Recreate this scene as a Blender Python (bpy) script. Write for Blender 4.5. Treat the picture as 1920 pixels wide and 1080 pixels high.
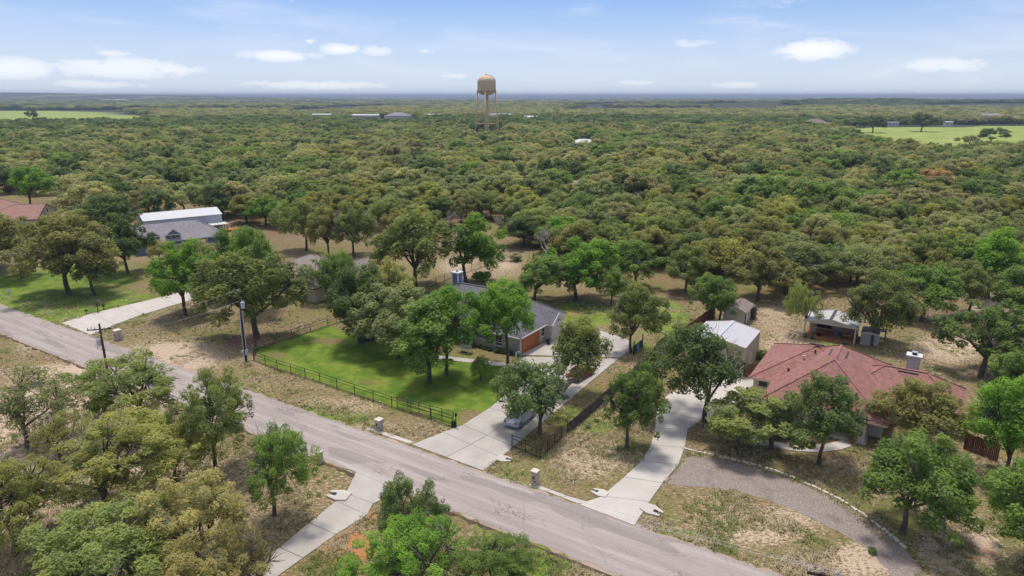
import bpy, bmesh, math, random
import numpy as np
from mathutils import Vector, Matrix, Euler

for o in list(bpy.data.objects):
    bpy.data.objects.remove(o)
scene = bpy.context.scene
COL = scene.collection
random.seed(7)
R = math.radians

# ------------------------------------------------------------------ camera
CAM_H = 35.0
PITCH = math.atan((540 - 179) / 1280.0)
cam_data = bpy.data.cameras.new("camera")
cam_data.sensor_width = 36.0
cam_data.lens = 24.0
cam_data.clip_start = 0.5
cam_data.clip_end = 60000
cam = bpy.data.objects.new("camera", cam_data)
cam.location = (0, 0, CAM_H)
cam.rotation_euler = (R(90) - PITCH, 0, 0)
COL.objects.link(cam)
scene.camera = cam

# ------------------------------------------------------------------ light and exposure
SUN_EL = R(75)
SUN_AZ = math.atan2(-0.30, 0.95)          # from +Y towards +X
sun_vec = Vector((math.cos(SUN_EL) * math.sin(SUN_AZ), math.cos(SUN_EL) * math.cos(SUN_AZ), math.sin(SUN_EL)))
sd = bpy.data.lights.new("sun", 'SUN')
sd.energy = 0.88
sd.angle = R(11)
sd.color = (1.0, 0.945, 0.86)
sun = bpy.data.objects.new("sun", sd)
sun.rotation_euler = (-sun_vec).to_track_quat('-Z', 'Y').to_euler()
sun.location = sun_vec * 200
COL.objects.link(sun)

scene.view_settings.view_transform = 'Standard'
scene.view_settings.look = 'None'
scene.view_settings.exposure = 1.93
scene.view_settings.gamma = 1.0
scene.view_settings.use_curve_mapping = False
scene.cycles.max_bounces = 6
scene.cycles.diffuse_bounces = 4
scene.cycles.glossy_bounces = 2
scene.cycles.transmission_bounces = 3
scene.cycles.volume_bounces = 0
scene.cycles.transparent_max_bounces = 4

# pixel helpers: where a ray of the photograph meets a horizontal plane
F_PX = 1280.0
def ray(u, v):
    a = (u - 960) / F_PX; b = (v - 540) / F_PX
    return Vector((a, math.cos(PITCH) - b * math.sin(PITCH), -math.sin(PITCH) - b * math.cos(PITCH)))
def G(u, v, z=0.0):
    d = ray(u, v); t = (z - CAM_H) / d.z
    return Vector((d.x * t, d.y * t, z))
def PX(x, y, z=0.0):
    dz = z - CAM_H
    d = y * math.cos(PITCH) - dz * math.sin(PITCH); up = y * math.sin(PITCH) + dz * math.cos(PITCH)
    return (960 + F_PX * x / d, 540 - F_PX * up / d)
def height_at(p, v):
    """height of a point above ground spot p whose image row is v"""
    b = (540 - v) / F_PX
    sp, cp = math.sin(PITCH), math.cos(PITCH)
    # (y sp + dz cp) = b (y cp - dz sp)
    dz = p.y * (b * cp - sp) / (cp + b * sp)
    return dz + CAM_H

# ------------------------------------------------------------------ sky
world = bpy.data.worlds.new("World")
scene.world = world
world.use_nodes = True
wn = world.node_tree.nodes; wl = world.node_tree.links
wn.clear()
class NB:
    """small node-building helper"""
    def __init__(s, tree): s.t = tree; s.n = tree.nodes; s.l = tree.links
    def node(s, typ, **kw):
        nd = s.n.new(typ)
        for k, v in kw.items(): setattr(nd, k, v)
        return nd
    def put(s, sock, val):
        if isinstance(val, bpy.types.NodeSocket): s.l.new(val, sock)
        elif val is not None:
            if hasattr(sock.default_value, '__len__') and not hasattr(val, '__len__'):
                val = [val] * len(sock.default_value)
            if hasattr(sock.default_value, '__len__') and len(sock.default_value) == 4 and len(val) == 3: val = (*val, 1)
            sock.default_value = val
    def math(s, op, a, b=None, c=None, clamp=False):
        nd = s.node('ShaderNodeMath', operation=op, use_clamp=clamp)
        s.put(nd.inputs[0], a)
        if b is not None: s.put(nd.inputs[1], b)
        if c is not None: s.put(nd.inputs[2], c)
        return nd.outputs[0]
    def mix(s, f, a, b, blend='MIX'):
        nd = s.node('ShaderNodeMix', data_type='RGBA', blend_type=blend)
        s.put(nd.inputs[0], f); s.put(nd.inputs[6], a); s.put(nd.inputs[7], b)
        return nd.outputs[2]
    def noise(s, vec, scale, detail=3, rough=0.55, dist=0.0, dim='3D'):
        nd = s.node('ShaderNodeTexNoise', noise_dimensions=dim)
        if vec is not None: s.l.new(vec, nd.inputs['Vector'])
        nd.inputs['Scale'].default_value = scale; nd.inputs['Detail'].default_value = detail
        nd.inputs['Roughness'].default_value = rough; nd.inputs['Distortion'].default_value = dist
        return nd.outputs[0]
    def ramp(s, f, a, b):
        nd = s.node('ShaderNodeMapRange', interpolation_type='SMOOTHSTEP')
        s.put(nd.inputs[0], f); nd.inputs[1].default_value = a; nd.inputs[2].default_value = b
        return nd.outputs[0]
    def mapping(s, vec, scale=(1, 1, 1), rot=(0, 0, 0), loc=(0, 0, 0)):
        nd = s.node('ShaderNodeMapping'); s.l.new(vec, nd.inputs[0])
        nd.inputs['Scale'].default_value = scale; nd.inputs['Rotation'].default_value = rot; nd.inputs['Location'].default_value = loc
        return nd.outputs[0]

W = NB(world.node_tree)
sky = W.node('ShaderNodeTexSky', sky_type='NISHITA', sun_disc=False)
sky.sun_elevation = SUN_EL
sky.sun_rotation = SUN_AZ
sky.altitude = 150; sky.air_density = 1.0; sky.dust_density = 0.5; sky.ozone_density = 1.2
tc = W.node('ShaderNodeTexCoord').outputs['Generated']
sep = W.node('ShaderNodeSeparateXYZ'); wl.new(tc, sep.inputs[0])
az = W.math('ARCTAN2', sep.outputs[0], sep.outputs[1])
el = W.math('ARCSINE', sep.outputs[2])
comb = W.node('ShaderNodeCombineXYZ'); wl.new(az, comb.inputs[0]); wl.new(el, comb.inputs[1])
ae = comb.outputs[0]
wisp = W.noise(W.mapping(ae, (5, 24, 1), loc=(3.1, 0.7, 0)), 1.0, 5, 0.6, 0.6)
puff = W.noise(W.mapping(ae, (34, 80, 1)), 1.0, 9, 0.62, 0.25)
# cumulus seen low over the horizon, each placed by its azimuth and elevation
clouds = [(25, 128, 85, 20, .85), (225, 128, 130, 22, .8), (320, 130, 62, 14, .7), (525, 104, 82, 13, .85), (640, 92, 46, 13, .85), (705, 95, 40, 12, .6),
          (580, 77, 14, 6, .7), (800, 96, 24, 5, .5), (600, 160, 160, 10, .75), (180, 158, 110, 9, .6), (850, 142, 60, 7, .5), (1525, 94, 74, 22, 1.0), (1770, 122, 84, 15, .7),
          (1290, 82, 60, 12, .45), (1190, 155, 55, 6, .55), (1390, 160, 70, 8, .6), (485, 156, 34, 7, .6), (210, 100, 42, 6, .6)]
acc = None
for (u, v, wu, wv, s_) in clouds:
    d = ray(u, v).normalized(); a0 = math.atan2(d.x, d.y); e0 = math.asin(d.z)
    x = W.math('MULTIPLY', W.math('SUBTRACT', az, a0), F_PX / wu)
    yraw = W.math('SUBTRACT', el, e0)
    y = W.math('MULTIPLY', yraw, F_PX / wv)
    r2 = W.math('ADD', W.math('MULTIPLY', x, x), W.math('MULTIPLY', y, y))
    m = W.math('MULTIPLY', W.math('SUBTRACT', 1.0, r2, clamp=True), s_)
    acc = m if acc is None else W.math('MAXIMUM', acc, m)
# the same kind of small cumulus goes on all round the horizon
cell = W.ramp(W.noise(W.mapping(ae, (7, 20, 1), loc=(9.2, 4.1, 0)), 1.0, 2), 0.60, 0.78)
band = W.math('MULTIPLY', W.ramp(el, 0.0, 0.03), W.math('SUBTRACT', 1.0, W.ramp(el, 0.10, 0.3)))
acc = W.math('MAXIMUM', acc, W.math('MULTIPLY', W.math('MULTIPLY', cell, band), 0.35))
dens = W.math('MULTIPLY', acc, W.ramp(W.math('ADD', puff, W.math('MULTIPLY', acc, 0.46)), 0.58, 0.76))
veil = W.math('MULTIPLY', W.ramp(wisp, 0.45, 0.85), 0.36)
dens = W.math('MAXIMUM', dens, veil)
# thin bright cloud thickening overhead: the photograph's light is soft
dens = W.math('MAXIMUM', dens, W.math('MULTIPLY', W.ramp(el, 0.26, 0.95), W.math('ADD', 0.62, W.math('MULTIPLY', wisp, 0.35))))
skyc = W.mix(1.0, sky.outputs[0], (0.36, 0.46, 0.70), 'MULTIPLY')
haze_low = W.math('SUBTRACT', 1.0, W.ramp(el, -0.02, 0.17))
skyc = W.mix(W.math('MULTIPLY', haze_low, 0.78), skyc, (4.3, 4.75, 5.6))
skyc = W.mix(W.math('MULTIPLY', dens, 0.95, clamp=True), skyc, (5.6, 5.65, 5.8))
bg = W.node('ShaderNodeBackground'); wl.new(skyc, bg.inputs[0]); bg.inputs[1].default_value = 0.05
wo = W.node('ShaderNodeOutputWorld'); wl.new(bg.outputs[0], wo.inputs[0])

# ------------------------------------------------------------------ material helpers
MATS = {}
def new_mat(name):
    m = bpy.data.materials.new(name); m.use_nodes = True
    b = NB(m.node_tree); b.n.clear()
    out = b.node('ShaderNodeOutputMaterial')
    bs = b.node('ShaderNodeBsdfPrincipled'); b.l.new(bs.outputs[0], out.inputs[0])
    MATS[name] = m
    return m, b, bs, out
def gpos(b):
    return b.node('ShaderNodeNewGeometry').outputs['Position']
def opos(b):
    return b.node('ShaderNodeTexCoord').outputs['Object']
def bump(b, bs, h, strength=0.4, dist=0.02):
    nd = b.node('ShaderNodeBump'); nd.inputs['Strength'].default_value = strength; nd.inputs['Distance'].default_value = dist
    b.l.new(h, nd.inputs['Height']); b.l.new(nd.outputs[0], bs.inputs['Normal'])
def plain(name, col, rough=0.7, var=0.12, scale=3.0, metal=0.0, bmp=0.0, spec=0.3):
    """a painted or raw surface with mottled tone"""
    m, b, bs, _ = new_mat(name)
    p = opos(b)
    n1 = b.noise(p, scale, 4, 0.6); n2 = b.noise(p, scale * 9, 3, 0.6)
    f = b.math('ADD', b.math('MULTIPLY', n1, 0.65), b.math('MULTIPLY', n2, 0.35))
    lo = [c * (1 - var * 1.6) for c in col]; hi = [min(1, c * (1 + var * 1.6)) for c in col]
    b.l.new(b.mix(b.ramp(f, 0.3, 0.7), lo, hi), bs.inputs['Base Color'])
    bs.inputs['Roughness'].default_value = rough; bs.inputs['Metallic'].default_value = metal
    bs.inputs['Specular IOR Level'].default_value = spec
    if bmp: bump(b, bs, n2, bmp, 0.02)
    return m

# ------------------------------------------------------------------ mesh helpers
class MB:
    def __init__(s): s.v = []; s.f = []; s.mi = []
    def add(s, vs, fs, mi=0):
        k = len(s.v); s.v += [tuple(x) for x in vs]
        s.f += [tuple(i + k for i in f) for f in fs]; s.mi += [mi] * len(fs)
    def box(s, x0, x1, y0, y1, z0, z1, mi=0):
        s.add([(x0, y0, z0), (x1, y0, z0), (x1, y1, z0), (x0, y1, z0), (x0, y0, z1), (x1, y0, z1), (x1, y1, z1), (x0, y1, z1)],
              [(0, 3, 2, 1), (4, 5, 6, 7), (0, 1, 5, 4), (1, 2, 6, 5), (2, 3, 7, 6), (3, 0, 4, 7)], mi)
    def obox(s, c, axes, half, mi=0):
        c = Vector(c); ax = [Vector(a).normalized() * h for a, h in zip(axes, half)]
        vs = []
        for k in (-1, 1):
            for (i, j) in ((-1, -1), (1, -1), (1, 1), (-1, 1)):
                vs.append(c + ax[0] * i + ax[1] * j + ax[2] * k)
        s.add(vs, [(0, 3, 2, 1), (4, 5, 6, 7), (0, 1, 5, 4), (1, 2, 6, 5), (2, 3, 7, 6), (3, 0, 4, 7)], mi)
    def bar(s, a, b, w, h=None, mi=0):
        a = Vector(a); b = Vector(b); d = b - a
        up = Vector((0, 0, 1)) if abs(d.normalized().z) < 0.95 else Vector((0, 1, 0))
        x = d.cross(up).normalized(); z = x.cross(d).normalized()
        s.obox((a + b) / 2, (d, x, z), (d.length / 2, w / 2, (h or w) / 2), mi)
    def tube(s, pts, rad, n=8, cap=True, mi=0):
        pts = [Vector(p) for p in pts]
        if not hasattr(rad, '__len__'): rad = [rad] * len(pts)
        vs = []; fs = []
        ref = None
        for i, p in enumerate(pts):
            t = (pts[min(i + 1, len(pts) - 1)] - pts[max(i - 1, 0)]).normalized()
            if ref is None:
                ref = Vector((1, 0, 0)) if abs(t.x) < 0.8 else Vector((0, 1, 0))
            x = (ref - t * ref.dot(t)).normalized(); ref = x; y = t.cross(x)
            for k in range(n):
                a = 2 * math.pi * k / n
                vs.append(p + (x * math.cos(a) + y * math.sin(a)) * rad[i])
        for i in range(len(pts) - 1):
            for k in range(n):
                fs.append((i * n + k, i * n + (k + 1) % n, (i + 1) * n + (k + 1) % n, (i + 1) * n + k))
        if cap:
            fs.append(tuple(range(n - 1, -1, -1))); q = (len(pts) - 1) * n; fs.append(tuple(range(q, q + n)))
        s.add(vs, fs, mi)
    def lathe(s, prof, n=16, c=(0, 0, 0), mi=0):
        vs = []; fs = []
        for (r, z) in prof:
            for k in range(n):
                a = 2 * math.pi * k / n; vs.append((c[0] + r * math.cos(a), c[1] + r * math.sin(a), c[2] + z))
        for i in range(len(prof) - 1):
            for k in range(n):
                fs.append((i * n + k, i * n + (k + 1) % n, (i + 1) * n + (k + 1) % n, (i + 1) * n + k))
        fs.append(tuple(range(n - 1, -1, -1))); q = (len(prof) - 1) * n; fs.append(tuple(range(q, q + n)))
        s.add(vs, fs, mi)
    def prism(s, poly, z0, z1, mi=0):
        n = len(poly)
        vs = [(p[0], p[1], z0) for p in poly] + [(p[0], p[1], z1) for p in poly]
        a = sum(poly[i][0] * poly[(i + 1) % n][1] - poly[(i + 1) % n][0] * poly[i][1] for i in range(n))
        idx = list(range(n)) if a > 0 else list(range(n - 1, -1, -1))
        fs = [tuple(reversed(idx)), tuple(i + n for i in idx)]
        for i in range(n):
            p, q = idx[i], idx[(i + 1) % n]
            fs.append((p, q, q + n, p + n))
        s.add(vs, fs, mi)
    def build(s, name, mats, parent=None, smooth=False, loc=None, rotz=0.0):
        me = bpy.data.meshes.new(name)
        me.from_pydata(s.v, [], s.f)
        if not isinstance(mats, (list, tuple)): mats = [mats]
        for m in mats: me.materials.append(MATS[m] if isinstance(m, str) else m)
        if len(mats) > 1: me.polygons.foreach_set('material_index', s.mi)
        if smooth: me.polygons.foreach_set('use_smooth', [True] * len(s.f))
        me.update()
        o = bpy.data.objects.new(name, me); COL.objects.link(o)
        if parent is not None: o.parent = parent
        if loc is not None: o.location = loc
        o.rotation_euler.z = rotz
        return o
def tag(o, label=None, cat=None, group=None, kind=None):
    if label: o['label'] = label
    if cat: o['category'] = cat
    if group: o['group'] = group
    if kind: o['kind'] = kind
    return o
def thing(name, label, cat, loc=(0, 0, 0), rotz=0.0, group=None):
    o = bpy.data.objects.new(name, None); o.empty_display_size = 0.3
    COL.objects.link(o); o.location = loc; o.rotation_euler.z = rotz
    return tag(o, label, cat, group)
def copy_tree(root):
    c = root.copy(); COL.objects.link(c)
    for ch in list(root.children):
        d = ch.copy(); COL.objects.link(d); d.parent = c
        for g in list(ch.children):
            e = g.copy(); COL.objects.link(e); e.parent = d
    return c
# the road's own frame: s runs along the road, n away from the camera
RA = math.atan2(-0.536, 0.844)
SV = Vector((math.cos(RA), math.sin(RA), 0)); NV = Vector((-math.sin(RA), math.cos(RA), 0))
def SN(s, n, z=0.0): return SV * s + NV * n + Vector((0, 0, z))
def toSN(p): return (p.x * SV.x + p.y * SV.y, p.x * NV.x + p.y * NV.y)
HAZE_D = 0.00015
# ------------------------------------------------------------------ ground materials
def ground_material():
    m, b, bs, _ = new_mat('ground')
    p = gpos(b)
    def attr(n):
        a = b.node('ShaderNodeAttribute'); a.attribute_name = n; return a.outputs['Fac']
    lush, sand, rust, litter = attr('lush'), attr('sand'), attr('rust'), attr('litter')
    big = b.noise(p, 0.07, 3); mid = b.noise(p, 0.45, 4, 0.65)
    fine = b.noise(b.mapping(p, (1, 1.6, 1), rot=(0, 0, 0.5)), 1.9, 5, 0.72); vf = b.noise(p, 9.0, 3, 0.7)
    dry = b.mix(b.ramp(fine, 0.32, 0.66), (0.125, 0.100, 0.042), (0.290, 0.205, 0.115))
    dry = b.mix(b.math('MULTIPLY', b.ramp(mid, 0.45, 0.7), 0.6), dry, (0.105, 0.135, 0.028))
    grn = b.mix(b.ramp(mid, 0.38, 0.62), (0.080, 0.150, 0.016), (0.180, 0.230, 0.034))
    grn = b.mix(b.math('MULTIPLY', b.ramp(big, 0.56, 0.70), 0.45), grn, (0.250, 0.190, 0.062))
    grn = b.mix(b.math('MULTIPLY', b.ramp(vf, 0.35, 0.8), 0.40), grn, (0.165, 0.215, 0.045))
    lf = b.ramp(b.math('ADD', lush, b.math('MULTIPLY', b.math('SUBTRACT', fine, 0.5), 0.9)), 0.35, 0.68)
    col = b.mix(lf, dry, grn)
    lt = b.mix(b.ramp(fine, 0.3, 0.7), (0.115, 0.070, 0.045), (0.235, 0.150, 0.105))
    col = b.mix(b.ramp(b.math('ADD', litter, b.math('MULTIPLY', b.math('SUBTRACT', mid, 0.5), 0.8)), 0.3, 0.75), col, lt)
    sc = b.mix(b.ramp(vf, 0.3, 0.7), (0.40, 0.28, 0.205), (0.64, 0.495, 0.385))
    sp1 = b.noise(b.mapping(p, (1, 1.5, 1), rot=(0, 0, 0.2)), 3.0, 4, 0.62)
    sf = b.ramp(b.math('ADD', b.math('MULTIPLY', sand, 0.42), b.math('ADD', b.math('MULTIPLY', sp1, 0.8), b.math('MULTIPLY', fine, 0.2))), 0.63, 0.78)
    col = b.mix(b.math('MULTIPLY', sf, 0.92), col, sc)
    rc = b.mix(b.ramp(vf, 0.3, 0.7), (0.34, 0.145, 0.055), (0.50, 0.245, 0.105))
    col = b.mix(b.ramp(b.math('ADD', rust, b.math('MULTIPLY', b.math('SUBTRACT', fine, 0.5), 1.3)), 0.42, 0.85), col, rc)
    # far country: woodland floor with pale pastures between
    sepn = b.node('ShaderNodeSeparateXYZ'); b.l.new(p, sepn.inputs[0])
    far = b.ramp(sepn.outputs[1], 420, 800)
    fn = b.noise(b.mapping(p, (1.0, 0.42, 1)), 0.0032, 6, 0.66); fn2 = b.noise(p, 0.021, 4, 0.7)
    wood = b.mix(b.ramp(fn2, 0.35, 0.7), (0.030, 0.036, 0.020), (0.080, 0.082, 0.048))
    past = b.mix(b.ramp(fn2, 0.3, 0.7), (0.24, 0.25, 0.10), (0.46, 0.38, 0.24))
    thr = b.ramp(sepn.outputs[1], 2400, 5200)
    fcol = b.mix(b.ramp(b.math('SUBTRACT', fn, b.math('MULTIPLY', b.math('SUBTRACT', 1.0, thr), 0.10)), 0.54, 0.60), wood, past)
    fld = attr('field')
    fgr = b.mix(b.ramp(b.noise(p, 0.05, 5, 0.6), 0.3, 0.7), (0.215, 0.265, 0.060), (0.330, 0.365, 0.105))
    fcol = b.mix(b.ramp(fld, 0.3, 0.7), fcol, fgr)
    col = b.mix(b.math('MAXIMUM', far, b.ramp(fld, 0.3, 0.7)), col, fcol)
    b.l.new(col, bs.inputs['Base Color'])
    bs.inputs['Roughness'].default_value = 0.95; bs.inputs['Specular IOR Level'].default_value = 0.1
    bump(b, bs, b.math('ADD', fine, b.math('MULTIPLY', vf, 0.5)), 0.55, 0.12)
ground_material()

N_NEAR_ = 41.4
def asphalt_material():
    m, b, bs, _ = new_mat('asphalt')
    p = gpos(b)
    q = b.mapping(p, (1, 1, 1), rot=(0, 0, -RA))          # along the road
    streak = b.noise(b.mapping(q, (0.06, 1.3, 1)), 1.0, 5, 0.6)
    speck = b.noise(p, 14, 3, 0.75); mid = b.noise(b.mapping(q, (0.25, 1.0, 1)), 0.8, 4, 0.65)
    col = b.mix(b.ramp(streak, 0.3, 0.7), (0.310, 0.258, 0.240), (0.430, 0.370, 0.345))
    col = b.mix(b.math('MULTIPLY', b.ramp(mid, 0.4, 0.75), 0.45), col, (0.45, 0.388, 0.362))
    col = b.mix(b.math('MULTIPLY', b.ramp(speck, 0.45, 0.75), 0.55), col, (0.135, 0.118, 0.112))
    # worn loose-stone patch and thin drag lines
    pat = b.math('MULTIPLY', b.ramp(b.noise(b.mapping(q, (0.16, 0.55, 1), loc=(2.2, .4, 0)), 1.0, 2), 0.56, 0.70), b.ramp(b.noise(p, 4.5, 4, 0.8), 0.50, 0.58))
    col = b.mix(b.math('MULTIPLY', pat, 0.75), col, (0.085, 0.070, 0.064))
    sq = b.node('ShaderNodeSeparateXYZ'); b.l.new(q, sq.inputs[0])
    lane = b.math('ABSOLUTE', b.math('SUBTRACT', b.math('FRACT', b.math('DIVIDE', b.math('SUBTRACT', sq.outputs[1], N_NEAR_), 1.62)), 0.5))
    col = b.mix(b.math('MULTIPLY', b.ramp(lane, 0.12, 0.42), 0.28), col, (0.27, 0.228, 0.213))
    patch = b.ramp(b.noise(b.mapping(q, (0.09, 0.35, 1), loc=(7.7, 2.1, 0)), 1.0, 2, 0.4), 0.60, 0.62)
    col = b.mix(b.math('MULTIPLY', patch, 0.35), col, (0.175, 0.150, 0.142))
    ck = b.node('ShaderNodeTexVoronoi', feature='DISTANCE_TO_EDGE'); b.l.new(b.mapping(q, (0.22, 0.5, 1)), ck.inputs['Vector']); ck.inputs['Scale'].default_value = 1.0
    crack = b.math('MULTIPLY', b.ramp(b.math('ADD', ck.outputs[0], b.math('MULTIPLY', b.math('SUBTRACT', speck, 0.5), 0.03)), 0.022, 0.004), b.ramp(mid, 0.45, 0.6))
    col = b.mix(b.math('MULTIPLY', crack, 0.28), col, (0.10, 0.085, 0.08))
    ln = b.noise(b.mapping(q, (0.02, 3.2, 1), loc=(.3, 1.7, 0)), 1.0, 3, 0.7)
    lnm = b.math('MULTIPLY', b.ramp(b.math('ABSOLUTE', b.math('SUBTRACT', ln, 0.5)), 0.02, 0.0), b.ramp(mid, 0.38, 0.6))
    col = b.mix(b.math('MULTIPLY', lnm, 0.4), col, (0.10, 0.09, 0.085))
    b.l.new(col, bs.inputs['Base Color']); bs.inputs['Roughness'].default_value = 0.9; bs.inputs['Specular IOR Level'].default_value = 0.2
    bump(b, bs, speck, 0.5, 0.03)
asphalt_material()

def concrete_material(name, c0, c1, stain=0.5):
    m, b, bs, _ = new_mat(name)
    p = gpos(b)
    a = b.noise(p, 0.35, 5, 0.62); s_ = b.noise(p, 1.4, 4, 0.7, 0.8); f_ = b.noise(p, 22, 3, 0.7)
    col = b.mix(b.ramp(a, 0.3, 0.7), c0, c1)
    col = b.mix(b.math('MULTIPLY', b.ramp(s_, 0.52, 0.80), stain), col, [c * 0.55 for c in c0])
    w_ = b.ramp(b.noise(b.mapping(p, (1, 1, 1), rot=(0, 0, -RA - 1.57)), 0.9, 6, 0.75, 1.2), 0.56, 0.62)
    col = b.mix(b.math('MULTIPLY', w_, stain * 0.35), col, [c * 0.72 for c in c0])
    col = b.mix(b.math('MULTIPLY', f_, 0.25), col, [c * 0.8 for c in c0])
    oi = b.node('ShaderNodeObjectInfo').outputs['Random']
    col = b.mix(b.math('MULTIPLY', oi, 0.16), col, [c * 0.7 for c in c0])
    b.l.new(col, bs.inputs['Base Color']); bs.inputs['Roughness'].default_value = 0.85; bs.inputs['Specular IOR Level'].default_value = 0.25
    bump(b, bs, f_, 0.3, 0.01)
concrete_material('concrete', (0.40, 0.360, 0.330), (0.50, 0.455, 0.420))
concrete_material('concrete_white', (0.49, 0.445, 0.405), (0.57, 0.52, 0.48), 0.18)
plain('joint', (0.075, 0.065, 0.055), 0.95)

def gravel_material():
    m, b, bs, _ = new_mat('gravel')
    p = gpos(b)
    v = b.node('ShaderNodeTexVoronoi'); v.inputs['Scale'].default_value = 9; b.l.new(p, v.inputs['Vector'])
    n_ = b.noise(p, 0.5, 4, 0.65); f_ = b.noise(p, 7, 4, 0.8)
    col = b.mix(b.ramp(f_, 0.3, 0.72), (0.165, 0.127, 0.110), (0.370, 0.305, 0.272))
    col = b.mix(b.math('MULTIPLY', b.ramp(n_, 0.5, 0.75), 0.55), col, (0.115, 0.095, 0.088))
    b.l.new(col, bs.inputs['Base Color']); bs.inputs['Roughness'].default_value = 0.95
    bump(b, bs, v.outputs['Distance'], 0.7, 0.05)
gravel_material()

# ------------------------------------------------------------------ ground sheet
def vnoise(x, y, seed=0):
    """cheap smooth value noise on arrays"""
    def h(i, j):
        n = np.sin(i * 127.1 + j * 311.7 + seed * 74.7) * 43758.5453
        return n - np.floor(n)
    i = np.floor(x); j = np.floor(y); fx = x - i; fy = y - j
    fx = fx * fx * (3 - 2 * fx); fy = fy * fy * (3 - 2 * fy)
    return (h(i, j) * (1 - fx) + h(i + 1, j) * fx) * (1 - fy) + (h(i, j + 1) * (1 - fx) + h(i + 1, j + 1) * fx) * fy
def inpoly(u, v, poly):
    ins = np.zeros(u.shape, bool); n = len(poly)
    for i in range(n):
        x0, y0 = poly[i]; x1, y1 = poly[(i + 1) % n]
        if y0 == y1: continue
        c = ((y0 > v) != (y1 > v)) & (u < (x1 - x0) * (v - y0) / (y1 - y0) + x0)
        ins ^= c
    return ins
def to_px(X, Y):
    dz = -CAM_H
    d = Y * math.cos(PITCH) - dz * math.sin(PITCH); up = Y * math.sin(PITCH) + dz * math.cos(PITCH)
    d = np.maximum(d, 1.0)
    return 960 + F_PX * X / d, 540 - F_PX * up / d

def far_height(X, Y):
    """land beyond the wood: gentle swells, a long ridge on the right and a rise on the far left"""
    k = np.clip((Y - 1100) / 900, 0, 1)
    z = k * (vnoise(X / 420, Y / 520, 3) * 8 - 6)
    rid = np.exp(-((Y - 2350 - 0.05 * X) / 330) ** 2) * np.clip((X - 430) / 420, 0, 1) * (13 + 2.5 * vnoise(X / 260, Y / 300, 5))
    z = z + rid
    lf = np.exp(-((Y - 6500) / 1700) ** 2) * np.clip((-X - 1200) / 3200, 0, 1) * 62
    z = z + lf + np.clip((Y - 9000) / 9000, 0, 1) * 14
    return z

def spaced(a, b, step, lim, grow):
    r = list(np.arange(a, b + 1e-6, step)); s = step; x = r[-1]
    while x < lim:
        s *= grow; x += s; r.append(x)
    s = step; x = r[0]; l = []
    while x > -lim:
        s *= grow; x -= s; l.append(x)
    return np.array(l[::-1] + r)
gx = spaced(-95, 72, 0.6, 26000, 1.09)
gy0 = list(np.arange(18, 132, 0.6)); s_ = 0.6; x_ = gy0[-1]
while x_ < 30000:
    s_ *= 1.045; x_ += s_; gy0.append(x_)
gy = np.array([-30000, -6000, -1200, -300, -60, -10, 5, 12] + gy0)
GX, GY = np.meshgrid(gx, gy)
U, V = to_px(GX, GY)
GZ = far_height(GX, GY)
wn1 = vnoise(GX / 2.2, GY / 2.2, 1); wn2 = vnoise(GX / 6.5, GY / 6.5, 2)
wob = (wn1 - 0.5) * 14
LAWN = [(487, 678), (478, 655), (612, 612), (690, 636), (765, 655), (985, 688), (930, 768), (905, 775), (848, 801)]
def ell(u0, v0, ru, rv):
    return np.clip(1.6 - 1.6 * np.sqrt(((U - u0) / ru) ** 2 + ((V - v0) / rv) ** 2), 0, 1)
lush = 0.16 + 0.34 * wn2
sand = 0.05 + 0.34 * vnoise(GX / 9, GY / 9, 8)
rust = np.zeros_like(U); litter = np.zeros_like(U); field = np.zeros_like(U)
# verge and yard tones
for (u0, v0, ru, rv, a) in [(700, 700, 340, 10, .0), (120, 570, 300, 70, .75), (150, 520, 200, 45, .75), (40, 545, 160, 60, .8), (560, 870, 120, 70, .45), (950, 990, 160, 60, .5),
                            (1245, 600, 75, 55, .9), (1090, 590, 90, 36, 1.1), (1200, 650, 50, 20, .7), (1060, 660, 90, 20, .2), (1100, 790, 110, 50, .62), (1030, 850, 40, 30, .5), (935, 905, 40, 22, .6),
                            (1480, 1010, 150, 60, .30), (1280, 1010, 120, 30, .75), (1880, 900, 80, 50, .8), (1640, 770, 40, 30, .4), (1560, 650, 60, 22, .6), (1790, 700, 90, 30, .35),
                            (600, 790, 230, 36, .60), (560, 770, 160, 26, .5), (80, 640, 200, 14, .4), (450, 700, 60, 30, .4), (1010, 1060, 160, 60, .75), (640, 445, 90, 40, .2), (1720, 640, 80, 50, .25), (880, 500, 100, 40, .3)]:
    lush = np.maximum(lush, ell(u0, v0, ru, rv) * a * (0.75 + 0.5 * wn1))
lawn = inpoly(U + wob * 0.3, V + wob * 0.2, LAWN)
dryl = np.zeros_like(U)
for (u0, v0, ru, rv, a) in [(610, 640, 60, 12, .5), (515, 668, 50, 14, .5), (735, 776, 130, 16, .55), (880, 782, 50, 22, .6), (700, 716, 90, 12, .4), (640, 690, 90, 10, .25), (820, 760, 90, 10, .3)]:
    dryl = np.maximum(dryl, ell(u0, v0, ru, rv) * a)
lush = np.where(lawn, 1.0 - dryl * (0.5 + wn1), lush)
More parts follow.
